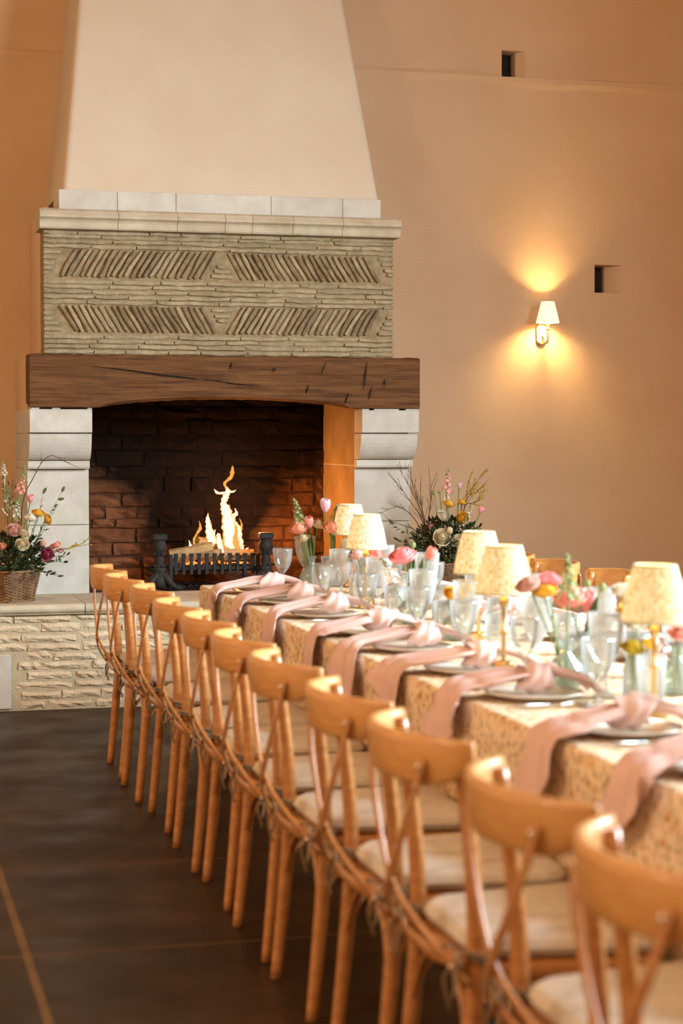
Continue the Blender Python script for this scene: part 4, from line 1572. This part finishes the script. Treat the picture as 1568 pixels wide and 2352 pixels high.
def flower(kind, head, base, size, colk, label, axis=None, group=None, leaf=None, name=None):
    """one cut flower: empty at the stem foot, parts stem, bloom, leaf"""
    head, base = Vector(head), Vector(base)
    nm = name or {'ran': 'ranunculus', 'rose': 'rose', 'tulip': 'tulip', 'spike': 'flower_spike', 'bud': 'flower_bud', 'lis': 'lisianthus'}[kind]
    t = empty(nm, base, 0, label, 'flower', group)
    h = head - base
    ax = Vector(axis) if axis else (Vector((h.x, h.y, max(h.z, 0.05) * 0.9)).normalized() + Vector((rf.uniform(-.2, .2), rf.uniform(-.35, -.05), 0)))
    ax.normalize()
    seed = label
    if kind == 'tulip':
        b = tulip_bloom(size * 0.62, size * 1.5, seed); low = size * 0.72
    elif kind == 'ran':
        b = petals_layered(size, 8, 6, seed, 0.25); low = size * 0.5
    elif kind == 'rose':
        b = petals_layered(size, 6, 5, seed, 0.6); low = size * 0.5
    elif kind == 'lis':
        b = petals_layered(size, 5, 5, seed, 0.8, 0.06); low = size * 0.5
    elif kind == 'bud':
        b = M(); b.ball((0, 0, 0), (size * .75, size * .75, size), 10, 6); low = size * 0.9
    else:
        b = spike_bloom(size * 3.4, size * 0.8, seed); low = 0.0
    b.xf(Matrix.Translation(h) @ frame(ax))
    put('bloom', b, FL[colk], t)
    g = M()
    end = h - ax * low
    mid = end * 0.55 + Vector((rf.uniform(-.006, .006), rf.uniform(-.006, .006), 0))
    pts = [(0, 0, 0), tuple(mid * 0.5), tuple(mid), tuple(end)]
    if kind == 'spike':
        pts.append(tuple(h + ax * size * 1.6))
    g.tube(bez(pts, 5), 0.0034 if kind == 'tulip' else 0.0024, 6)
    put('stem', g, stem_m, t)
    if kind == 'spike':
        g = M()
        for k in range(5):
            g.ball(h + ax * size * (1.35 + 0.22 * k) + Vector((rf.uniform(-1, 1), rf.uniform(-1, 1), 0)) * size * 0.22, size * (0.24 - .02 * k), 6, 4)
        put('bud_tip', g, FL['green_bud'], t)
    if leaf:
        for q in range(leaf):
            g = M()
            g.sheet(leaf_grid(min(h.length * 0.72, 0.16), 0.013), 0.0008)
            p = h * 0.35
            yaw = rf.uniform(0, 6.28)
            g.xf(Matrix.Translation(p) @ Matrix.Rotation(yaw, 4, 'Z') @ Matrix.Rotation(0.18, 4, 'Y'))
            put('leaf', g, leaf_m, t)
    return t

def vase(kind, x, y, label, tint=None):
    t = empty('bud_vase', (x, y, TOP), rf.uniform(0, 6), label, 'vase', 'glass bud vases down the table')
    g = M()
    if kind == 'round':
        prof = [(0, 0.003), (0.030, 0.001), (0.042, 0.008), (0.054, 0.030), (0.056, 0.045), (0.048, 0.068), (0.026, 0.088), (0.0175, 0.10), (0.0175, 0.125), (0.024, 0.136), (0.024, 0.139), (0.0155, 0.126), (0.0155, 0.10), (0.046, 0.066), (0.053, 0.045), (0.040, 0.012), (0, 0.008)]
        rib = lambda a, z: 0.018 * cos(16 * a) if z < 0.09 else 0
    else:
        prof = [(0, 0.003), (0.026, 0.001), (0.031, 0.006), (0.032, 0.04), (0.032, 0.075), (0.024, 0.10), (0.019, 0.12), (0.019, 0.15), (0.025, 0.16), (0.025, 0.163), (0.017, 0.15), (0.017, 0.12), (0.030, 0.075), (0.029, 0.01), (0, 0.008)]
        rib = lambda a, z: 0.022 * cos(14 * a + 20 * z) if z < 0.10 else 0
    g.lathe(prof, 56, rib=rib)
    put('vessel', g, glass_green if kind == 'round' else glass_rib, t)
    return t

VF = TOP + 0.010
def bunch(v, kind, x, y, vlabel, fl_):
    vase(kind, x, y, vlabel)
    n = len(fl_)
    for i, (k, hx, hy, hz, sz, c, lab, lf) in enumerate(fl_):
        a = 2 * pi * i / n
        flower(k, (hx, hy, hz), (x + 0.010 * cos(a), y + 0.010 * sin(a), VF), sz * 1.2, c, lab, leaf=lf, group=None)

bunch(0, 'round', 2.045, 8.43, 'round green tinted bud vase at the fireplace end of the table', [
    ('tulip', 2.031, 8.42, 1.055, 0.030, 'coral', 'coral pink tulip with a red throat in the end vase', 1),
    ('spike', 1.980, 8.43, 1.095, 0.026, 'green_bud', 'pale green budding stock spike beside the end tulip', 0),
    ('rose', 1.976, 8.41, 1.030, 0.036, 'peach', 'peach rose left of the coral tulip', 0),
    ('lis', 2.078, 8.44, 1.045, 0.030, 'cream', 'soft yellow lisianthus behind the coral tulip', 0),
    ('lis', 1.998, 8.40, 0.985, 0.024, 'cream', 'small cream blossom low in the end vase', 0)])
bunch(1, 'tall', 2.140, 8.36, 'tall ribbed bud vase behind the second lamp shade', [
    ('tulip', 2.093, 8.36, 1.135, 0.034, 'lilac', 'tall lilac pink tulip before the orange firebox cheek', 1),
    ('rose', 2.120, 8.34, 1.035, 0.038, 'peach', 'pale peach rose under the tall lilac tulip', 0),
    ('spike', 2.145, 8.40, 1.075, 0.022, 'green_bud', 'slim green stock spike right of the lilac tulip', 0),
    ('lis', 2.185, 8.36, 1.025, 0.026, 'cream', 'cream blossom beside the farthest lamp shade', 0)])
bunch(2, 'round', 1.985, 6.62, 'round green tinted bud vase with a coral ranunculus', [
    ('ran', 1.946, 6.60, 1.012, 0.043, 'red', 'large coral pink ranunculus before the right flower basket', 0),
    ('tulip', 2.060, 6.62, 1.018, 0.028, 'coral', 'coral tulip leaning right beside the large ranunculus', 1),
    ('bud', 1.997, 6.64, 1.048, 0.011, 'green_bud', 'green flower bud above the coral ranunculus', 1),
    ('spike', 1.900, 6.63, 0.955, 0.022, 'white', 'white stock left of the coral ranunculus', 0)])
bunch(3, 'tall', 2.04, 7.45, 'tall ribbed bud vase under the second lamp shade', [
    ('rose', 1.996, 7.44, 0.968, 0.032, 'blush', 'blush rose just below the second lamp shade', 0),
    ('rose', 2.076, 7.44, 0.966, 0.036, 'coral', 'pale pink rose right of the second lamp stem', 0),
    ('lis', 2.112, 7.45, 0.935, 0.030, 'white', 'white lisianthus right of the second lamp', 0)])
bunch(4, 'round', 1.975, 6.04, 'round green tinted bud vase with drooping yellow flowers', [
    ('ran', 1.955, 6.00, 0.922, 0.034, 'yellow', 'golden ranunculus drooping over the vase rim', 0),
    ('ran', 2.000, 6.02, 0.938, 0.026, 'yellow', 'small golden ranunculus half hidden by the lamp', 0),
    ('bud', 1.935, 6.04, 0.930, 0.012, 'forsythia', 'yellow green bud left of the golden ranunculus', 0)])
bunch(5, 'round', 1.880, 4.80, 'large round bud vase with a mixed spray near the right edge', [
    ('ran', 1.770, 4.80, 1.048, 0.030, 'blush', 'white and blush ranunculus touching the fourth lamp shade', 0),
    ('ran', 1.818, 4.80, 1.030, 0.030, 'yellow', 'flat mustard yellow ranunculus right of the fourth lamp', 0),
    ('ran', 1.840, 4.82, 1.058, 0.029, 'red', 'hot pink ranunculus before the far row of chairs', 0),
    ('spike', 1.900, 4.83, 1.055, 0.026, 'green_bud', 'tall green stock spike between the far chairs', 0)])
bunch(6, 'round', 2.000, 4.96, 'round bud vase holding the large coral tulips', [
    ('ran', 1.945, 4.93, 0.998, 0.041, 'coral', 'large salmon ranunculus facing the viewer', 0),
    ('tulip', 2.004, 4.94, 0.985, 0.034, 'red', 'bright coral tulip right of the salmon ranunculus', 1),
    ('bud', 2.057, 4.97, 1.020, 0.012, 'green_bud', 'green seed head at the right of the coral tulip', 1),
    ('bud', 2.013, 4.97, 1.032, 0.010, 'green_bud', 'small green bud standing above the coral tulip', 0)])
bunch(7, 'tall', 1.990, 4.58, 'tall ribbed bud vase left of the nearest lamp', [
    ('ran', 1.949, 4.57, 1.046, 0.026, 'white', 'white ranunculus bud left of the nearest lamp shade', 0),
    ('lis', 1.972, 4.57, 1.000, 0.032, 'yellow', 'ruffled yellow blossom before the nearest lamp shade', 0),
    ('lis', 1.990, 4.57, 0.962, 0.026, 'white', 'small white blossom under the yellow one', 0),
    ('lis', 1.970, 4.55, 0.900, 0.026, 'forsythia', 'yellow green blossom low at the vase mouth', 0),
    ('lis', 2.025, 4.56, 0.904, 0.022, 'yellow', 'small yellow blossom at the right of the vase mouth', 0)])
bunch(8, 'round', 2.13, 4.62, 'round bud vase at the right edge of the frame', [
    ('rose', 2.122, 4.60, 0.972, 0.040, 'blush', 'blush pink rose at the right edge of the frame', 0),
    ('rose', 2.145, 4.62, 0.925, 0.034, 'coral', 'pink rose lowest at the right edge', 0)])

# ------------------------------------------------------------------ flower baskets on the hearth
def basket(x, y, rz, label):
    t = empty('wicker_basket', (x, y, HZ), rz, label, 'basket')
    H, rt_, rb = 0.165, 0.145, 0.112
    def ring(r, n, wob=0.0, ph=0, k=0):
        out = []
        for i in range(n + 1):
            a = 2 * pi * i / n
            c, s = cos(a), sin(a)
            q = (abs(c) ** 5 + abs(s) ** 5) ** (-1 / 5) * 0.93
            rr = r * q + wob * cos(k * a + ph)
            out.append((rr * c, rr * s))
        return out
    nst = 28
    for i in range(nst):
        a = 2 * pi * i / nst
        q = (abs(cos(a)) ** 5 + abs(sin(a)) ** 5) ** (-1 / 5) * 0.93
        g = M()
        g.tube([(rb * q * cos(a), rb * q * sin(a), 0.0), (rt_ * q * cos(a), rt_ * q * sin(a), H)], 0.0036, 6)
        put('stake', g, wicker, t)
    nw = 21
    for k in range(nw):
        u = k / (nw - 1)
        z = 0.005 + (H - 0.010) * u
        r = rb + (rt_ - rb) * u
        g = M()
        C = ring(r, 112, 0.0045, pi * (k % 2), nst / 2)
        rl = random.Random(k)
        g.tube([(px, py, z + rl.uniform(-.0007, .0007)) for px, py in C], 0.0040, 5, caps=False)
        put('weaver', g, wicker, t)
    for z, r in ((0.004, rb), (H, rt_)):
        for q in (0, 1):
            g = M()
            C = ring(r + 0.003, 112, 0.003, pi * q, 20)
            g.tube([(px, py, z + 0.003 * cos(20 * 2 * pi * i / 112 + pi * q)) for i, (px, py) in enumerate(C)], 0.0055, 6, caps=False)
            put('braided_rim', g, wicker, t)
    g = M()
    C = ring(rt_ - 0.012, 40)[:-1]
    D = ring(rb - 0.005, 40)[:-1]
    g.grid([[(px, py, 0.006) for px, py in D], [(px, py, H - 0.025) for px, py in C]], closed_v=True)
    g.f.append(tuple(range(40))[::-1]); g.f.append(tuple(40 + i for i in range(40)))
    flatput('moss_filling', g, leaf_dark, t)
    return t

def sprig(base, tip, m, label, n=9, Ls=0.035, ws=0.010, bow=0.02, name='foliage_sprig', group=None, seedy=False):
    """one cut stem with its leaves, each leaf a part"""
    base, tip = Vector(base), Vector(tip)
    rl = random.Random(label)
    t = empty(name, base, 0, label, 'foliage', group)
    d = tip - base
    side = Vector((rl.uniform(-1, 1), rl.uniform(-1, 1), 0.6)).normalized() * bow
    C = bez([(0, 0, 0), tuple(d * 0.33 + side * 0.7), tuple(d * 0.7 + side), tuple(d)], 6)
    g = M(); k = len(C)
    g.tube(C, [0.0022 - 0.0012 * i / k for i in range(k)], 5)
    put('stem', g, stem_m if not seedy else bark, t)
    lm = M(); lm.sheet(leaf_grid(Ls, ws, 0.2, 0.25, 4), 0.0005)
    me = lm.mesh('leaf'); me.materials.append(m)
    for q in range(n):
        u = 0.28 + 0.72 * q / (n - 1)
        p = C[min(k - 1, int(u * (k - 1)))]
        o = bpy.data.objects.new('leaf', me)
        COL.objects.link(o)
        o.parent = t
        o.location = p
        ax = (d.normalized() * (1.3 if q == n - 1 else 0.6) + Vector((rl.uniform(-1, 1), rl.uniform(-1, 1), rl.uniform(-.5, .8))) * 0.9).normalized()
        o.rotation_euler = (frame(ax).to_3x3() @ Matrix.Rotation(rl.uniform(0, 6.28), 3, 'Z')).to_euler()
        s = rl.uniform(0.7, 1.15)
        o.scale = (s, s, s)
    return t

def twig(base, pts, label, fork=6, bud=None, r0=0.003):
    base = Vector(base)
    rl = random.Random(label)
    t = empty('twig', base, 0, label, 'twig')
    C = bez([(0, 0, 0)] + [tuple(Vector(p) - base) for p in pts], 8)
    k = len(C)
    g = M()
    g.tube(C, [r0 - (r0 - 0.0008) * i / k for i in range(k)], 6)
    put('branch', g, bark, t)
    b = M()
    for q in range(fork):
        i = int(k * rl.uniform(0.35, 0.92))
        d = (C[min(i + 1, k - 1)] - C[i - 1]).normalized()
        e = (d + Vector((rl.uniform(-1, 1), rl.uniform(-.6, .6), rl.uniform(-.4, 1))) * 0.55).normalized()
        Ls = rl.uniform(0.04, 0.10)
        g2 = M()
        g2.tube(bez([tuple(C[i]), tuple(C[i] + e * Ls * 0.5 + d * 0.004), tuple(C[i] + e * Ls + Vector((0, 0, 0.01)))], 4), [0.0012 - 0.00007 * z_ for z_ in range(9)], 5)
        put('side_shoot', g2, bark, t)
        for w in range(5):
            p = C[i] + e * Ls * (0.3 + 0.17 * w)
            b.ball(p + Vector((rl.uniform(-1, 1), rl.uniform(-1, 1), rl.uniform(-1, 1))) * 0.003, rl.uniform(0.0016, 0.003) if bud is None else rl.uniform(0.003, 0.006), 5, 3)
    for w in range(k // 3):
        p = C[min(k - 1, int(k * 0.3) + w * 2)]
        b.ball(p + Vector((rl.uniform(-1, 1), 0, rl.uniform(-1, 1))) * 0.003, 0.0022 if bud is None else rl.uniform(0.003, 0.006), 5, 3)
    tag(put('buds', b, bud or leaf_olive, t), kind='stuff')
    return t

def leafmass(x, y, z, rx, ry, rz_, n, label, m, seed):
    rl = random.Random(seed)
    g = M()
    for q in range(n):
        while True:
            p = Vector((rl.uniform(-1, 1), rl.uniform(-1, 1), rl.uniform(-1, 1)))
            if 0.25 < p.length < 1:
                break
        c = Vector((p.x * rx, p.y * ry, p.z * rz_))
        ax = (p + Vector((rl.uniform(-1, 1), rl.uniform(-1, 1), rl.uniform(-.2, 1))) * 0.7).normalized()
        w = M(); w.grid(leaf_grid(rl.uniform(0.022, 0.04), rl.uniform(0.005, 0.009), 0.2, 0.25, 3))
        w.xf(Matrix.Translation(c) @ frame(ax) @ Matrix.Rotation(rl.uniform(0, 6.28), 4, 'Z'))
        g.add(w.v, w.f)
    tag(put('greenery', g, m, None, (x, y, z)), label, 'foliage', kind='stuff')

LX, LY = 0.795, 10.19
RX, RY = 3.275, 10.19
basket(LX, LY, R(38), 'square brown wicker basket of flowers at the left end of the hearth')
basket(RX, RY, R(20), 'wicker basket of flowers at the right end of the hearth behind the table')
BZ = HZ + 0.13
leafmass(LX, LY, HZ + 0.24, 0.21, 0.15, 0.12, 1300, 'dense dark greenery spilling over the left basket rim', leaf_dark, 1)
leafmass(RX, RY, HZ + 0.26, 0.21, 0.15, 0.17, 1700, 'dense dark greenery filling the right basket', leaf_dark, 2)
def lf(kind, x, z, size, c, lab, dy=-0.06, leaf=None, axis=None):
    flower(kind, (x, LY + dy, z), (LX + (x - LX) * 0.25, LY + dy * 0.3, BZ), size, c, lab + ' in the left basket', axis, 'cut flowers in the left hearth basket', leaf)
lf('spike', 0.867, 1.195, 0.030, 'coral', 'coral pink stock spike standing tall', 0.02)
lf('spike', 0.882, 1.245, 0.022, 'green_bud', 'green bud spike above the coral stock', 0.05)
lf('spike', 0.838, 1.05, 0.030, 'white', 'white stock spike', 0.0)
lf('spike', 0.772, 1.275, 0.020, 'white', 'small white blossom spike at the far left', 0.03)
lf('spike', 0.80, 1.10, 0.024, 'white', 'white stock behind the blush rose', 0.04)
lf('tulip', 0.913, 1.115, 0.030, 'pink', 'pink tulip with a green leaf', 0.0, 1)
lf('ran', 0.950, 1.040, 0.035, 'yellow', 'yellow ranunculus beside the white one', -0.03)
lf('ran', 1.002, 1.005, 0.033, 'yellow', 'yellow ranunculus at the right', -0.02, axis=(0.8, -0.3, 0.3))
lf('ran', 0.906, 1.018, 0.036, 'white', 'big white ranunculus', -0.08)
lf('rose', 0.815, 0.955, 0.042, 'blush', 'large blush rose', -0.11, axis=(0.1, -0.8, 0.6))
lf('lis', 0.858, 0.880, 0.035, 'cream', 'cream lisianthus below the blush rose', -0.13, axis=(0.1, -0.9, 0.4))
lf('lis', 0.872, 0.932, 0.028, 'cream', 'pale green lisianthus right of the blush rose', -0.11, axis=(0.5, -0.7, 0.5))
lf('bud', 0.970, 0.880, 0.022, 'blush', 'round blush ranunculus bud', -0.10)
lf('rose', 0.990, 0.822, 0.036, 'crimson', 'crimson tulip opened wide', -0.12, axis=(0.3, -0.9, 0.1))
lf('tulip', 1.043, 0.868, 0.028, 'coral', 'coral tulip leaning right', -0.08, axis=(0.7, -0.3, 0.5))
lf('tulip', 1.062, 0.838, 0.024, 'lilac', 'lilac tulip low at the right', -0.07, axis=(0.8, -0.4, 0.1))
lf('tulip', 1.020, 0.855, 0.026, 'pink', 'pink tulip behind the crimson one', -0.05, axis=(0.6, -0.4, 0.5))
lf('rose', 0.748, 0.870, 0.026, 'peach', 'small peach rose at the frame edge', -0.12)
lf('bud', 0.835, 0.862, 0.014, 'green_bud', 'green bud beside the cream lisianthus', -0.14)
twig((0.85, 10.17, BZ), [(0.867, 10.16, 1.082), (0.926, 10.14, 1.234), (0.973, 10.13, 1.316), (1.022, 10.12, 1.349), (1.090, 10.11, 1.316), (1.167, 10.10, 1.282)], 'dark bare twig arching over from the left basket', 3)
twig((0.80, 10.2, BZ), [(0.79, 10.2, 1.0), (0.77, 10.22, 1.15), (0.765, 10.22, 1.30)], 'brown blossoming twig upright at the far left', 5, FL['white'])
twig((0.81, 10.2, BZ), [(0.815, 10.2, 1.0), (0.805, 10.21, 1.12), (0.82, 10.21, 1.22)], 'leafy brown twig upright behind the blush rose', 6)
twig((0.93, 10.2, BZ), [(1.02, 10.12, 0.83), (1.10, 10.08, 0.85), (1.150, 10.06, 0.868), (1.192, 10.05, 0.886)], 'yellow forsythia twig reaching right from the left basket', 4, FL['forsythia'])
for k, (x, z, dy) in enumerate(((1.080, 1.150, 0.0), (1.045, 1.06, -.02), (0.982, 1.142, 0.03), (0.83, 1.16, 0.05), (0.80, 1.19, 0.02))):
    sprig((LX + 0.05, LY, BZ), (x, LY + dy, z), leaf_olive, 'leafy green sprig rising out of the left basket, ' + ORD[k] + ' counted from the right', 9, 0.034, 0.008)
for k, (x, z, dy) in enumerate(((1.10, 0.81, -.05), (1.08, 0.775, -.08), (1.042, 0.705, -.12), (1.00, 0.715, -.15), (0.92, 0.72, -.16), (0.80, 0.735, -.17))):
    sprig((LX + 0.04, LY - 0.03, BZ + 0.04), (x, LY + dy, z), leaf_dark, 'dark leafy sprig trailing over the left basket rim, ' + ORD[k] + ' counted from the right', 9, 0.036, 0.008, 0.03)

def rfw(kind, x, z, size, c, lab, dy=-0.06, leaf=None, axis=None):
    flower(kind, (x, RY + dy, z), (RX + (x - RX) * 0.25, RY + dy * 0.3, BZ), size, c, lab + ' in the right basket', axis, 'cut flowers in the right hearth basket', leaf)
rfw('spike', 3.267, 1.190, 0.034, 'pink', 'bright pink hyacinth spike', 0.0)
rfw('spike', 3.27, 1.115, 0.026, 'white', 'white stock under the pink hyacinth', 0.02)
rfw('tulip', 3.348, 1.172, 0.022, 'lilac', 'small lilac anemone', 0.02)
rfw('ran', 3.272, 1.068, 0.036, 'yellow', 'flat yellow ranunculus seen from the side', -0.02, axis=(0.2, -0.2, 1))
rfw('ran', 3.353, 1.076, 0.026, 'yellow', 'small yellow ranunculus high up', -0.01, axis=(0.2, -0.2, 1))
rfw('ran', 3.332, 0.990, 0.036, 'yellow', 'round golden ranunculus facing the viewer', -0.08, axis=(0, -1, 0.35))
rfw('ran', 3.225, 1.000, 0.038, 'white', 'white ranunculus', -0.06, axis=(0.3, -0.6, 0.6))
rfw('lis', 3.197, 0.886, 0.050, 'cream', 'large pale green lisianthus', -0.14, axis=(0, -1, 0.3))
rfw('bud', 3.238, 0.920, 0.026, 'cream', 'round cream bud', -0.14)
rfw('rose', 3.299, 0.860, 0.040, 'cream', 'cream garden rose', -0.13, axis=(0, -1, 0.3))
rfw('spike', 3.335, 0.945, 0.028, 'white', 'white stock above the cream rose', -0.07)
rfw('spike', 3.385, 1.010, 0.030, 'white', 'white stock right of the golden ranunculus', -0.02)
rfw('tulip', 3.466, 1.030, 0.029, 'pink', 'pink tulip leaning at the far right', -0.02, 1)
rfw('bud', 3.189, 1.130, 0.014, 'green_bud', 'green poppy bud at the left', 0.0)
rfw('bud', 3.222, 1.136, 0.013, 'green_bud', 'green poppy bud beside the hyacinth', 0.0)
rfw('rose', 3.16, 0.945, 0.018, 'red', 'small rust red blossom near the twigs', -0.03)
tb_ = (3.15, 10.18, BZ)
for k, p in enumerate(sorted(([(3.124, 10.17, 0.944), (3.03, 10.17, 1.10), (2.912, 10.18, 1.255)], [(3.13, 10.17, 0.95), (3.05, 10.17, 1.14), (2.961, 10.17, 1.295)],
                       [(3.13, 10.19, 0.96), (3.08, 10.2, 1.13), (3.038, 10.2, 1.299)], [(3.16, 10.2, 0.97), (3.175, 10.2, 1.12), (3.162, 10.21, 1.284)],
                       [(3.14, 10.2, 0.95), (3.115, 10.2, 1.07), (3.111, 10.2, 1.190)], [(3.10, 10.17, 0.93), (2.98, 10.16, 1.05), (2.846, 10.15, 1.014)],
                       [(3.08, 10.16, 0.90), (3.0, 10.14, 0.945), (2.90, 10.12, 0.975)]), key=lambda q: q[-1][0])):
    twig(tb_, p, 'bare reddish twig fanning out of the right basket, ' + ORD[k] + ' tip from the left', 7, None, 0.0034)
for k, p in enumerate(([(3.379, 10.2, 1.06), (3.45, 10.19, 1.14), (3.521, 10.19, 1.208)], [(3.379, 10.2, 1.071), (3.43, 10.2, 1.165), (3.502, 10.2, 1.263)], [(3.37, 10.2, 1.03), (3.43, 10.19, 1.07), (3.490, 10.19, 1.120)],
                       [(3.36, 10.2, 1.05), (3.385, 10.2, 1.12), (3.397, 10.2, 1.20)])):
    twig((3.33, 10.19, BZ), p, 'yellow budded forsythia twig in the right basket, ' + ORD[k] + ' tip from the right', 6, FL['forsythia'])
for k, (x, z, dy) in enumerate(((2.935, 0.955, -.04), (2.955, 0.865, -.08), (3.0, 0.79, -.1), (3.02, 0.83, -.12), (3.05, 0.90, -.10), (3.10, 0.78, -.14), (3.42, 0.80, -.1), (3.45, 0.93, -.03), (3.48, 0.86, -.04))):
    sprig((RX, RY - 0.03, BZ + 0.04), (x, RY + dy, z), leaf_dark if k != 0 else leaf_olive, 'dark leafy sprig spreading from the right basket, ' + ORD[k] + ' counted from the left', 10, 0.036, 0.009, 0.03)
